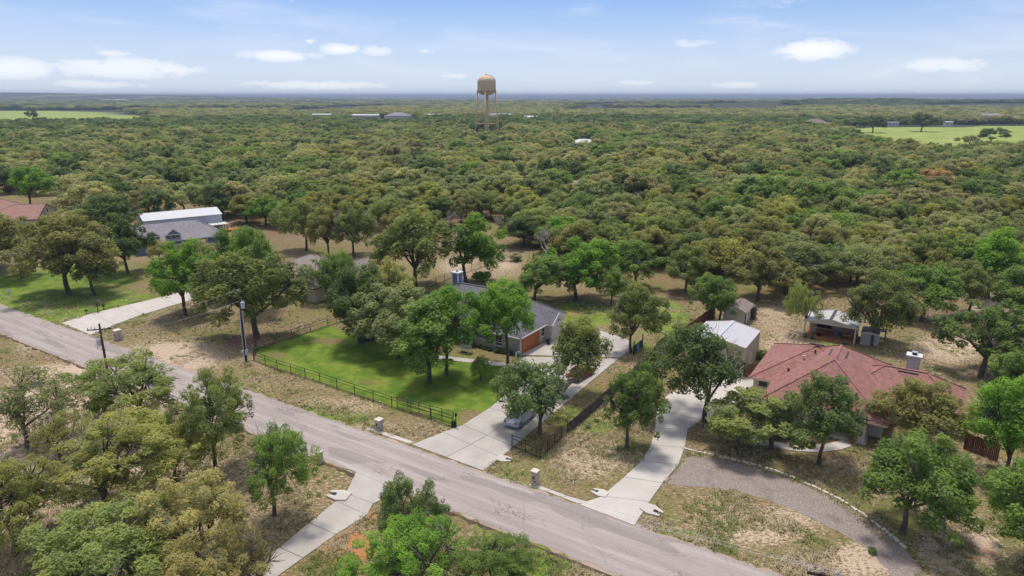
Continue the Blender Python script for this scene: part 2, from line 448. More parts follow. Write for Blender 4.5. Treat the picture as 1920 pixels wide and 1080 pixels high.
for (u0, v0, ru, rv, a) in [(330, 670, 170, 55, .62), (90, 800, 260, 130, .85), (60, 900, 220, 170, .85), (200, 750, 240, 70, .85), (260, 900, 260, 140, .7), (120, 700, 200, 30, .7), (640, 760, 170, 34, .42), (1110, 860, 130, 60, .52), (1420, 985, 190, 62, .62), (1620, 1050, 120, 60, .6),
                            (1240, 590, 75, 60, .40), (1780, 650, 110, 70, .58), (1800, 1030, 120, 70, .7), (1750, 930, 110, 60, .5), (1470, 640, 80, 50, .52), (900, 500, 130, 40, .55), (1450, 600, 70, 60, .48), (1860, 570, 60, 40, .8),
                            (120, 650, 160, 30, .5), (700, 800, 90, 20, .5)]:
    sand = np.maximum(sand, ell(u0, v0, ru, rv) * a * (0.7 + 0.6 * wn2))
sand = np.where(lawn, 0.0, sand)
for (u0, v0, ru, rv, a) in [(650, 1030, 90, 70, .85), (700, 980, 40, 40, .8), (775, 965, 40, 25, .7), (1530, 850, 110, 28, .50), (1730, 960, 60, 30, .35), (1840, 1040, 70, 40, .6), (1010, 835, 45, 22, .6), (905, 785, 40, 16, .45),
                            (1075, 588, 28, 12, .6), (1010, 560, 40, 16, .3), (1885, 860, 40, 30, .5), (960, 935, 20, 12, .5), (1130, 720, 22, 12, .5), (520, 630, 40, 14, .25), (630, 630, 40, 10, .4), (60, 680, 190, 40, .42), (250, 730, 120, 26, .35), (560, 676, 30, 14, .3)]:
    rust = np.maximum(rust, ell(u0, v0, ru, rv) * a)
for (u0, v0, ru, rv, a) in [(480, 640, 130, 34, 1), (560, 620, 50, 20, .9), (540, 440, 90, 50, .7), (1000, 450, 160, 60, .6), (1280, 560, 110, 40, .7), (1500, 600, 120, 50, .5), (1700, 590, 170, 30, .8), (1840, 700, 90, 40, .6), (1010, 820, 40, 24, .7),
                            (1540, 870, 80, 26, .5), (1440, 850, 70, 24, .5), (1690, 1000, 80, 30, .7), (720, 625, 70, 26, .8), (1090, 552, 60, 14, .6), (510, 950, 80, 40, .5), (245, 515, 60, 14, .6), (130, 555, 70, 14, .5), (400, 900, 150, 60, .4), (800, 1000, 80, 40, .4)]:
    litter = np.maximum(litter, ell(u0, v0, ru, rv) * a)
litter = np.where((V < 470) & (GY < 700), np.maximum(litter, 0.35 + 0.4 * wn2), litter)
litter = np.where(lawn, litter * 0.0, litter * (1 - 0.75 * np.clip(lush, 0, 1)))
sand = sand * (1 - 0.55 * np.clip(lush - .3, 0, 1))
field_extra = [(880, 247), (946, 247), (946, 262), (880, 262)]
for poly in ([(1560, 243), (1600, 240), (1990, 236), (2100, 280), (1930, 282), (1890, 288), (1810, 300), (1740, 290), (1650, 276)],
             [(-200, 207), (60, 206), (150, 208), (240, 214), (300, 222), (250, 232), (-200, 232)], field_extra, [(500, 208), (640, 206), (700, 210), (560, 214)], [(280, 200), (420, 201), (400, 205), (300, 205)]):
    field = np.where(inpoly(U + wob, V, poly), 1.0, field)
nv = GX.size; nyy, nxx = GX.shape
co = np.stack([GX, GY, GZ], -1).reshape(-1, 3)
idx = np.arange(nv).reshape(nyy, nxx)
quads = np.stack([idx[:-1, :-1], idx[:-1, 1:], idx[1:, 1:], idx[1:, :-1]], -1).reshape(-1, 4)
def np_mesh(name, co, faces, k):
    me = bpy.data.meshes.new(name)
    me.vertices.add(len(co)); me.vertices.foreach_set('co', np.ascontiguousarray(co, dtype=np.float32).ravel())
    me.loops.add(len(faces) * k); me.loops.foreach_set('vertex_index', np.ascontiguousarray(faces, dtype=np.int32).ravel())
    me.polygons.add(len(faces)); me.polygons.foreach_set('loop_start', np.arange(0, len(faces) * k, k, dtype=np.int32))
    me.update(calc_edges=True)
    return me
me = np_mesh('ground', co, quads, 4)
for nm, arr in (('lush', lush), ('sand', sand), ('rust', rust), ('litter', litter), ('field', field)):
    a = me.attributes.new(nm, 'FLOAT', 'POINT'); a.data.foreach_set('value', np.clip(arr, 0, 1).astype(np.float32).ravel())
me.materials.append(MATS['ground'])
me.polygons.foreach_set('use_smooth', [True] * len(me.polygons))
ground = bpy.data.objects.new('ground', me); COL.objects.link(ground)
tag(ground, kind='structure')

# ------------------------------------------------------------------ road
rng = random.Random(3)
def strip(name, left, right, z, mat, kind='structure', z_mid=None):
    """ribbon between two polylines of equal length"""
    mb = MB(); n = len(left); vs = []
    for a, b in zip(left, right):
        m_ = (Vector(a) + Vector(b)) / 2
        vs += [(a[0], a[1], z), (m_.x, m_.y, z if z_mid is None else z_mid), (b[0], b[1], z)]
    fs = []
    for i in range(n - 1):
        for k in (0, 1): fs.append((3 * i + k, 3 * i + k + 1, 3 * i + 4 + k, 3 * i + 3 + k))
    mb.add(vs, fs); o = mb.build(name, mat, smooth=True)
    if kind: tag(o, kind=kind)
    return o
N_FAR, N_NEAR = 47.85, 41.4
L_, R_ = [], []
s = -420.0
while s < 130:
    L_.append(SN(s, N_NEAR + rng.uniform(-.16, .16)))
    R_.append(SN(s, N_FAR + rng.uniform(-.16, .16)))
    s += 0.8
road = strip('road', L_, R_, 0.030, 'asphalt', z_mid=0.085)
# loose pale gravel along both edges of the asphalt
concrete_material('shoulder', (0.33, 0.25, 0.19), (0.45, 0.36, 0.28), 0.5)
for (nn, sgn) in ((N_NEAR, -1), (N_FAR, 1)):
    a_, b_ = [], []; s = -300.0
    while s < 110:
        a_.append(SN(s, nn - sgn * 0.3)); b_.append(SN(s, nn + sgn * (0.18 + rng.uniform(-.26, .34)))); s += 0.7
    strip('road_shoulder', a_, b_, 0.012, 'shoulder')
# dark strip on the camera's side: shadow of the ditch edge, painted
a_, b_ = [], []; s = -300.0
while s < 110:
    a_.append(SN(s, N_NEAR - 0.34)); b_.append(SN(s, N_NEAR - 0.72 + rng.uniform(-.2, .3))); s += 0.5
plain('ditch_shadow', (0.085, 0.058, 0.042), 0.95, 0.3, 1.0)
strip('roadside_shadow', a_, b_, 0.018, 'ditch_shadow')

# ------------------------------------------------------------------ concrete drives, slab by slab
def slab_drive(name, rows, mat='concrete', cols=2, z=0.05, gap=0.035, skip=()):
    """rows: list of (left point, right point); slabs fill each cell, joints show the bed between them"""
    mb = MB()
    for i in range(len(rows) - 1):
        (a, b), (c, d) = rows[i], rows[i + 1]
        mb.add([(a[0], a[1], z - .022), (b[0], b[1], z - .022), (d[0], d[1], z - .022), (c[0], c[1], z - .022)], [(0, 1, 2, 3)])
    base = mb.build(name, 'joint'); tag(base, kind='structure')
    for i in range(len(rows) - 1):
        (a, b), (c, d) = rows[i], rows[i + 1]
        a, b, c, d = (Vector((p[0], p[1])) for p in (a, b, c, d))
        for k in range(cols):
            t0, t1 = k / cols, (k + 1) / cols
            q = [a.lerp(b, t0), a.lerp(b, t1), c.lerp(d, t1), c.lerp(d, t0)]
            ce = sum(q, Vector((0, 0))) / 4
            q = [p + (ce - p).normalized() * gap for p in q]
            m2 = MB(); m2.prism([(p.x - ce.x, p.y - ce.y) for p in q], -0.12, 0.0)
            m2.build('slab', mat, base, loc=(ce.x, ce.y, z + rng.uniform(-.004, .004)))
    return base
def g2(u, v): p = G(u, v); return (p.x, p.y)
# drive of the gated house: apron, run to the gate, and the court before the garage
d1 = slab_drive('driveway', [(g2(772, 834), g2(906, 883)), (g2(830, 811), g2(940, 858)), (g2(868, 797), g2(962, 838)), (g2(918, 765), g2(1016, 793)), (g2(954, 735), g2(1060, 757)), (g2(976, 705), g2(1105, 718)), (g2(973, 669), g2(1160, 673))])
d1b = slab_drive('garage_court', [(g2(974, 666), g2(1162, 671)), (g2(1014, 646), g2(1186, 653)), (g2(1036, 634), g2(1181, 639)), (g2(1060, 620), g2(1130, 621))], cols=3)
# drive of the red-roofed house
d2 = slab_drive('driveway', [(g2(1085, 946), g2(1190, 986)), (g2(1128, 931), g2(1218, 941)), (g2(1170, 895), g2(1243, 906)), (g2(1203, 865), g2(1272, 872)), (g2(1220, 835), g2(1284, 840)), (g2(1228, 803), g2(1290, 805)), (g2(1231, 770), g2(1318, 788)), (g2(1250, 742), g2(1410, 772)), (g2(1310, 712), g2(1440, 744)), (g2(1400, 700), g2(1432, 712))], mat='concrete_white', cols=1)
ap = slab_drive('driveway_apron', [(g2(990, 909), g2(998, 907)), (g2(1022, 921), g2(1036, 920)), (g2(1050, 932), g2(1064, 931)), (g2(1084, 945), g2(1104, 942))], mat='concrete_white', cols=1)
ap2 = slab_drive('driveway_apron', [(g2(684, 803), g2(694, 802)), (g2(726, 819), g2(738, 816)), (g2(768, 832), g2(776, 829))], mat='concrete_white', cols=1)
# drive of the neighbour on the left, and the one on the camera's side of the road
d3 = slab_drive('driveway', [(g2(170, 628), g2(115, 606)), (g2(215, 609), g2(172, 588)), (g2(268, 590), g2(240, 572)), (g2(330, 571), g2(300, 558)), (g2(400, 551), g2(370, 540))], mat='concrete_white', cols=1)
d4 = slab_drive('driveway', [(g2(800, 929), g2(612, 856)), (g2(752, 921), g2(668, 886)), (g2(700, 945), g2(648, 925)), (g2(688, 966), g2(630, 940)), (g2(630, 1003), g2(580, 981)), (g2(568, 1047), g2(524, 1027)), (g2(500, 1096), g2(455, 1072))], mat='concrete', cols=1)
# front walks
def walk(name, pts, w, mat, n=None, z=0.05):
    rows = []
    P_ = [Vector(g2(*p)) for p in pts]
    for i, p in enumerate(P_):
        t = (P_[min(i + 1, len(P_) - 1)] - P_[max(i - 1, 0)]).normalized(); q = Vector((-t.y, t.x)) * w / 2
        rows.append((tuple(p - q), tuple(p + q)))
    return slab_drive(name, rows, mat, 1, z)
walk('front_walk', [(742, 652), (765, 663), (800, 668), (850, 673), (900, 679), (950, 685), (985, 690)], 1.3, 'concrete')
walk('front_walk', [(1388, 795), (1390, 812), (1412, 826), (1450, 834), (1490, 840), (1530, 842), (1565, 838), (1590, 830), (1604, 820)], 1.4, 'concrete_white')
# pale oval pad poured beside the garage court
mb = MB(); c = G(1064, 647); mb.prism([(2.75 * math.cos(a) , 2.6 * math.sin(a)) for a in np.linspace(0, 2 * math.pi, 32, endpoint=False)], -0.1, 0.0)
o = mb.build('patio_slab', 'concrete_white', loc=(c.x, c.y, 0.065)); tag(o, kind='structure')
# gravel loop before the red-roofed house
gl = [(1288, 857), (1330, 858), (1400, 873), (1470, 896), (1535, 923), (1578, 946), (1617, 972), (1657, 1000), (1693, 1028), (1735, 1078), (1775, 1150)]
gr = [(1246, 908), (1300, 912), (1380, 922), (1440, 938), (1490, 958), (1545, 984), (1582, 1002), (1617, 1024), (1660, 1064), (1712, 1150)]
def resample(pts, n):
    P_ = [Vector(g2(*p)) for p in pts]; L = [0]
    for i in range(1, len(P_)): L.append(L[-1] + (P_[i] - P_[i - 1]).length)
    out = []
    for t in np.linspace(0, L[-1], n):
        i = max(j for j in range(len(P_)) if L[j] <= t + 1e-9); i = min(i, len(P_) - 2)
        k = (t - L[i]) / (L[i + 1] - L[i])
        # Catmull-Rom
        p0, p1, p2, p3 = P_[max(i - 1, 0)], P_[i], P_[i + 1], P_[min(i + 2, len(P_) - 1)]
        out.append(0.5 * ((2 * p1) + (p2 - p0) * k + (2 * p0 - 5 * p1 + 4 * p2 - p3) * k * k + (3 * p1 - p0 - 3 * p2 + p3) * k ** 3))
    return out
la = [p + Vector((rng.uniform(-.15, .15), rng.uniform(-.15, .15))) for p in resample(gl, 60)]
lb = [p + Vector((rng.uniform(-.15, .15), rng.uniform(-.15, .15))) for p in resample(gr, 60)]
strip('gravel_drive', [(p.x, p.y) for p in lb], [(p.x, p.y) for p in la], 0.016, 'gravel', z_mid=0.05)
# white edging stones along the loop, one by one
plain('lime_block', (0.62, 0.54, 0.46), 0.9, 0.2, 2.0, bmp=0.3)
stones = []
for k in range(4):
    mb = MB(); w, d, h = [(0.15, .10, .14), (0.18, .11, .13), (0.12, .12, .16), (0.16, .10, .14)][k]
    mb.v = []; mb.box(-w, w, -d, d, -0.05, h)
    mb.v = [(x + rng.uniform(-.03, .03), y + rng.uniform(-.03, .03), z + rng.uniform(-.02, .02)) for x, y, z in mb.v]
    stones.append(mb)
edge = resample([(1282, 842), (1330, 853), (1400, 868), (1472, 890), (1530, 916), (1578, 940), (1618, 966), (1656, 994), (1700, 1030)], 62)
proto = [None] * 4
for i, p in enumerate(edge[:-1]):
    if i in (9, 21, 30, 31, 44, 50): continue
    k = i % 4; t = edge[i + 1] - p
    if proto[k] is None:
        o = stones[k].build('edging_stone', 'lime_block'); proto[k] = o
    else:
        o = proto[k].copy(); COL.objects.link(o)
    o.location = (p.x + rng.uniform(-.07, .07), p.y + rng.uniform(-.07, .07), 0); o.rotation_euler.z = math.atan2(t.y, t.x) + rng.uniform(-.25, .25)
    tag(o, 'whitish block in the row of stones edging the gravel loop', 'stone', 'stones edging the gravel loop')
# round grass island in the court with the leaning tree
mb = MB(); c = G(1050, 745); mb.prism([(1.15 * math.cos(a) * rng.uniform(.95, 1.05), 0.95 * math.sin(a)) for a in np.linspace(0, 2 * math.pi, 26, endpoint=False)], -0.1, 0.0)
plain('island_grass', (0.085, 0.125, 0.028), 0.95, 0.4, 2.0, bmp=0.5)
o = mb.build('grass_island', 'island_grass', loc=(c.x, c.y, 0.075)); tag(o, kind='structure')
# dark mulch bed before the red-roofed house
plain('mulch', (0.075, 0.048, 0.045), 0.95, 0.35, 4.0, bmp=0.6)
mb = MB(); mb.prism([g2(*p) for p in [(1398, 800), (1412, 815), (1450, 825), (1490, 831), (1530, 832), (1560, 826), (1560, 806), (1480, 800), (1420, 785)]], -0.1, 0.03)
o = mb.build('mulch_bed', 'mulch'); tag(o, kind='structure')
# ------------------------------------------------------------------ trees
def leaf_material(name='foliage', fixed=None):
    m, b, bs, out = new_mat(name)
    oi = b.node('ShaderNodeObjectInfo')
    at = b.node('ShaderNodeAttribute'); at.attribute_name = 'tone'
    tone = at.outputs['Fac']
    base = oi.outputs['Color']
    if fixed is not None:
        cn = b.node('ShaderNodeRGB'); cn.outputs[0].default_value = (*fixed, 1); base = cn.outputs[0]
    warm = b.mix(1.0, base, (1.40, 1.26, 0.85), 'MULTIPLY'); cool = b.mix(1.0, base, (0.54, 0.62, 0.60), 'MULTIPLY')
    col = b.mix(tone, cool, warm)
    rv = b.node('ShaderNodeMapRange'); b.l.new(oi.outputs['Random'], rv.inputs[0]); rv.inputs[3].default_value = 0.82; rv.inputs[4].default_value = 1.18
    hsv = b.node('ShaderNodeHueSaturation'); b.l.new(col, hsv.inputs['Color']); b.l.new(rv.outputs[0], hsv.inputs['Value'])
    col = hsv.outputs[0]
    b.l.new(col, bs.inputs['Base Color']); bs.inputs['Roughness'].default_value = 0.6; bs.inputs['Specular IOR Level'].default_value = 0.22
    tr = b.node('ShaderNodeBsdfTranslucent'); b.l.new(b.mix(1.0, col, (1.25, 1.45, 0.6), 'MULTIPLY'), tr.inputs[0])
    ms = b.node('ShaderNodeMixShader'); ms.inputs[0].default_value = 0.5
    b.l.new(bs.outputs[0], ms.inputs[1]); b.l.new(tr.outputs[0], ms.inputs[2]); b.l.new(ms.outputs[0], out.inputs[0])
leaf_material()
plain('bark', (0.105, 0.085, 0.070), 0.95, 0.35, 2.0, bmp=0.6)
plain('bark_pale', (0.32, 0.285, 0.25), 0.95, 0.25, 2.0, bmp=0.5)
plain('bark_red', (0.15, 0.085, 0.062), 0.95, 0.3, 2.0, bmp=0.5)

def crown_arrays(seed, n_puffs, leaves, leaf, Rc=4.4, z0=2.3, zt=8.2, puff=(0.9, 1.6), flat=0.85, shape='dome', open_=0.0):
    r = np.random.RandomState(seed)
    C = []; PR = []
    off = r.uniform(-.5, .5, 2)
    lob = r.uniform(0, 6.28, 4); lam = r.uniform(.05, .22, 4)
    k = 0
    while len(C) < n_puffs and k < 5000:
        k += 1
        a = r.uniform(0, 2 * math.pi)
        lobr = 1 + sum(lam[i] * math.sin((i + 1) * a + lob[i]) for i in range(4))
        rr = math.sqrt(r.uniform(0.0, 1)) * Rc * 0.86 * lobr
        t = min(1, rr / (Rc * lobr))
        top = z0 + (zt - z0) * (1 - t ** 2.2) ** 0.55
        if shape == 'dome': low = z0 + (zt - z0) * (0.02 + 0.16 * (1 - t))
        elif shape == 'vase': low = z0 + (zt - z0) * (0.22 * t)
        elif shape == 'tall': low = z0
        z = r.uniform(0, 1) ** 0.7 * (top - low) + low
        c = np.array([rr * math.cos(a) + off[0], rr * math.sin(a) + off[1], z])
        pr = r.uniform(*puff) * (1.0 - 0.25 * t)
        if C and open_ > 0:
            d = min(np.linalg.norm(c - q) / (pr) for q in C)
            if d < open_: continue
        C.append(c); PR.append(pr)
    C = np.array(C); PR = np.array(PR)
    nl = max(1, leaves // len(C))
    P, N, T = [], [], []
    for c, pr in zip(C, PR):
        n = int(nl * (pr / PR.mean()) ** 2)
        d = r.normal(size=(n, 3)); d[:, 2] = d[:, 2] * 0.9 + 0.28
        d /= np.linalg.norm(d, axis=1)[:, None]
        # knobbly shell: sub-clumps push the surface in and out
        kn = r.normal(size=(9, 3)); kn /= np.linalg.norm(kn, axis=1)[:, None]
        s = (d @ kn.T).max(axis=1)
        rad = pr * (0.62 + 0.42 * np.clip((s - 0.55) / 0.45, 0, 1)) * r.uniform(0.62, 1.14, n) ** 0.8 * np.where(r.uniform(0, 1, n) < .1, r.uniform(1.05, 1.4, n), 1.0)
        p = c + d * rad[:, None] * np.array([1, 1, flat])
        nrm = d * 0.7 + np.array([0, 0, 1.05]) + r.normal(size=(n, 3)) * 0.55
        nrm /= np.linalg.norm(nrm, axis=1)[:, None]
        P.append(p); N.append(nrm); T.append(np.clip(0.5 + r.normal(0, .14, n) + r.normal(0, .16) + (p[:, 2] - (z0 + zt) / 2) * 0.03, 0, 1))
    P = np.concatenate(P); N = np.concatenate(N); T = np.concatenate(T)
    n = len(P)
    ref = r.normal(size=(n, 3)); X = np.cross(N, ref); X /= np.linalg.norm(X, axis=1)[:, None]; Y = np.cross(N, X)
    L = leaf * r.uniform(0.6, 1.35, n)[:, None]
    a = P - X * L; b_ = P + Y * L * 0.55 - N * L * 0.12; c_ = P + X * L; d_ = P - Y * L * 0.55 - N * L * 0.12
    co = np.stack([a, b_, c_, d_], 1).reshape(-1, 3)
    tone = np.repeat(T, 4)
    return co, tone, C, PR
def crown_mesh(name, co, tone):
    me = np_mesh(name, co, np.arange(len(co)).reshape(-1, 4), 4)
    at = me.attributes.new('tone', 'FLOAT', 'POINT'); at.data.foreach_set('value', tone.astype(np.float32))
    me.materials.append(MATS['foliage'])
    return me
def trunk_mb(seed, C, PR, z0=2.3, h_tr=2.2, r0=0.24, n_limb=9, twig=True, lean=(0, 0), ns=7):
    r = random.Random(seed); mb = MB()
    top = Vector((r.uniform(-.3, .3) + lean[0], r.uniform(-.3, .3) + lean[1], h_tr))
    mb.tube([(0, 0, -0.15), (0, 0, 0.12), (top.x * .35 + r.uniform(-.1, .1), top.y * .35, h_tr * .5), top], [r0 * 1.5, r0 * 1.05, r0 * .86, r0 * .8], ns, cap=False)
    order = list(range(len(C))); r.shuffle(order)
    zm = float(np.median(C[:, 2])); order.sort(key=lambda i: C[i][2] < zm)
    limbs = []
    for i in order[:n_limb]:
        e = Vector(C[i]); m1 = top.lerp(e, .35) + Vector((r.uniform(-.3, .3), r.uniform(-.3, .3), r.uniform(-.1, .5))); m2 = top.lerp(e, .7) + Vector((r.uniform(-.3, .3), r.uniform(-.3, .3), r.uniform(-.2, .4)))
        mb.tube([top - Vector((0, 0, .12)), m1, m2, e], [r0 * .55, r0 * .38, r0 * .24, r0 * .10], 5, cap=False); limbs.append((m1, m2, e))
    if twig:
        for i in order[n_limb:]:
            e = Vector(C[i]); m1, m2, l = min(limbs, key=lambda q: (q[1] - e).length)
            k = m2 + Vector((r.uniform(-.3, .3), r.uniform(-.3, .3), .1))
            out = (e - Vector((0, 0, z0 + 1.5))).normalized()
            mb.tube([m2, k.lerp(e, .5), e + Vector((r.uniform(-.2, .2), r.uniform(-.2, .2), PR[i] * .3)), e + (out * PR[i] * r.uniform(.8, 1.15) if out.z > .1 else Vector((0, 0, PR[i] * .5)))], [r0 * .20, r0 * .13, r0 * .07, r0 * .03], 4, cap=False, mi=1 if out.z > .1 and r.uniform(0, 1) < .35 else 0)
    return mb
KINDS = {}
def make_kind(key, seed, lod, shape='dome', Rc=4.4, zt=8.2, z0=2.3, open_=0.0, r0=0.24, lean=(0, 0), bark='bark', puff=None, sparse=1.0):
    n_p, lv, lf = {'fg': (150, 40000, 0.085), 'mid': (92, 18000, 0.135), 'far': (60, 7000, 0.21)}[lod]
    co, tone, C, PR = crown_arrays(seed, n_p, int(lv * sparse), lf, Rc, z0, zt, puff or {'fg': (0.36, 0.85), 'mid': (0.5, 1.15), 'far': (0.6, 1.3)}[lod], shape=shape, open_=open_)
    if lean != (0, 0):
        w = np.clip(C[:, 2] / zt, 0, 1)
        C[:, 0] += lean[0]; C[:, 1] += lean[1]; co = co + np.array([lean[0], lean[1], 0])
    mb = trunk_mb(seed, C, PR, z0, h_tr=z0 * 0.95, r0=r0, n_limb=8 if lod != 'far' else 4, twig=lod != 'far', lean=lean, ns=8 if lod == 'fg' else 6)
    tm = bpy.data.meshes.new('trunk'); tm.from_pydata(mb.v, [], mb.f); tm.materials.append(MATS[bark]); tm.materials.append(MATS['bark_pale']); tm.polygons.foreach_set('material_index', mb.mi)
    tm.polygons.foreach_set('use_smooth', [True] * len(mb.f)); tm.update()
    # true outline of the crown, for fitting copies to what the photograph shows
    xs = np.percentile(co[:, 0], [1, 99]); zs = np.percentile(co[:, 2], [0.5, 99.5])
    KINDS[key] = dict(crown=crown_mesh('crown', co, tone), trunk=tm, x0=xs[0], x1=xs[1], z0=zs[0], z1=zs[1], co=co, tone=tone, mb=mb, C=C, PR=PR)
for i in range(4): make_kind('fg%d' % i, 11 + i, 'fg', open_=[.5, .6, .65, .55][i], sparse=.66)
make_kind('fgs', 25, 'fg', open_=.75, sparse=.42)
for i in range(6): make_kind('mid%d' % i, 41 + i, 'mid', open_=[0, .3, .45, .35, .5, .2][i], shape=['dome', 'dome', 'vase', 'dome', 'dome', 'vase'][i])
make_kind('high0', 71, 'mid', z0=3.7, zt=8.8, open_=.3); make_kind('high1', 72, 'mid', z0=3.9, zt=8.8, open_=.45)
make_kind('tall0', 61, 'mid', shape='tall', Rc=2.9, zt=9.2, z0=2.2, open_=.3); make_kind('tall1', 62, 'mid', shape='tall', Rc=3.3, zt=8.8, z0=2.6, open_=.3)
make_kind('open0', 73, 'mid', open_=.6, sparse=.72); make_kind('open1', 74, 'mid', open_=.6, sparse=.7, shape='vase')
make_kind('sparse', 63, 'mid', open_=.8, sparse=.5); make_kind('lean', 64, 'mid', open_=.55, lean=(2.9, 0.3), Rc=3.5, sparse=.8, zt=7.4, r0=.27, bark='bark_pale')
for i in range(6): make_kind('far%d' % i, 81 + i, 'far', shape=['dome', 'dome', 'vase', 'dome', 'tall', 'dome'][i], Rc=4.6)

# half-dead thin-leaved trees with their pale limbs showing
for i in range(2):
    make_kind('thin%d' % i, 91 + i, 'far', open_=.7, sparse=.42, Rc=4.6)
    kk = KINDS['thin%d' % i]; C_, PR_ = kk['C'], kk['PR']; kk['mb'] = trunk_mb(91 + i, C_, PR_, 2.3, 2.2, .24, 8, True)
    kk['mb'].mi = [1] * len(kk['mb'].f)
def bare_mb(seed, h=8.0):
    """leafless crown: recursive forking limbs"""
    r = random.Random(seed); tr = MB(); cr = MB()
    def grow(p, d, L, rad, lv, mb):
        q = p
        pts = [p]; rs = [rad]
        for k in range(3):
            d = (d + Vector((r.uniform(-.28, .28), r.uniform(-.28, .28), r.uniform(-.08, .16)))).normalized(); q = q + d * L / 3; pts.append(q); rs.append(rad * (1 - .13 * (k + 1)))
        mb.tube(pts, rs, 6 if lv < 2 else 3, cap=False)
        if lv >= 5: return
        for k in range(3 if lv < 4 else 3):
            a = r.uniform(0, 6.28); sp = r.uniform(.45, .95)
            x = d.orthogonal().normalized(); y = d.cross(x)
            grow(q if k < 2 else pts[2], (d + (x * math.cos(a) + y * math.sin(a)) * sp + Vector((0, 0, .10))).normalized(), L * r.uniform(.62, .85), rad * .60, lv + 1, cr)
    grow(Vector((0, 0, -.1)), Vector((0, 0, 1)), h * .26, .2, 0, tr)
    return tr, cr
for i in range(3):
    tr, cr = bare_mb(101 + i)
    tm = bpy.data.meshes.new('trunk'); tm.from_pydata(tr.v, [], tr.f); tm.materials.append(MATS['bark_pale']); tm.update()
    cm = bpy.data.meshes.new('crown'); cm.from_pydata(cr.v, [], cr.f); cm.materials.append(MATS['bark_pale']); cm.update()
    c_ = np.array(cr.v)
    KINDS['bare%d' % i] = dict(crown=cm, trunk=tm, x0=c_[:, 0].min(), x1=c_[:, 0].max(), z0=c_[:, 2].min(), z1=c_[:, 2].max(), co=c_, mb=tr, bare=(tr, cr))

COLR = dict(olive=(0.320, 0.315, 0.150), oak=(0.265, 0.300, 0.135), dark=(0.160, 0.212, 0.098), green=(0.212, 0.302, 0.100), bright=(0.200, 0.340, 0.070), yellow=(0.370, 0.368, 0.140),
            grey=(0.400, 0.385, 0.260), brown=(0.375, 0.345, 0.225), rust=(0.50, 0.320, 0.235), sage=(0.305, 0.332, 0.195), scrub=(0.420, 0.400, 0.300), near_olive=(0.355, 0.365, 0.155), near_oak=(0.300, 0.350, 0.145), near_brown=(0.395, 0.355, 0.205), bare=(0.3, 0.28, 0.25))
N_TREES = 0
def plant(kind, loc, sx, sy, sz, rot, col, label, group=None, name='oak_tree'):
    global N_TREES
    N_TREES += 1
    k = KINDS[kind]
    t = thing(name, label, 'tree', loc, rot, group)
    t.scale = (sx, sy, sz)
    for part in ('trunk', 'crown'):
        o = bpy.data.objects.new(part, k[part]); COL.objects.link(o); o.parent = t
        if part == 'crown': o.color = (*COLR[col], 1) if isinstance(col, str) else (*col, 1)
    return t
def fit(kind, u, v, l, r_, top, col, label, rot=None, group=None, name='oak_tree', depth=1.0, bottom=None, sink=0.0):
    """tree on the ground spot seen at (u, v) with a crown as wide and as tall as the photograph shows"""
    k = KINDS[kind]; p = G(u, v)
    w_m = (r_ - l) / F_PX * (p.y * math.cos(PITCH) + CAM_H * math.sin(PITCH) - 4 * math.sin(PITCH))
    h = height_at(p, top)
    if kind.startswith('fg'): w_m *= 0.88
    sx = w_m / (k['x1'] - k['x0']); sz = h / k['z1']
    # shift the crown sideways only by turning the tree; the trunk stays where it stands
    if rot is None: rot = rng.uniform(0, 6.28)
    return plant(kind, (p.x, p.y, 0), sx, sx * depth, sz, rot, col, label, group, name)
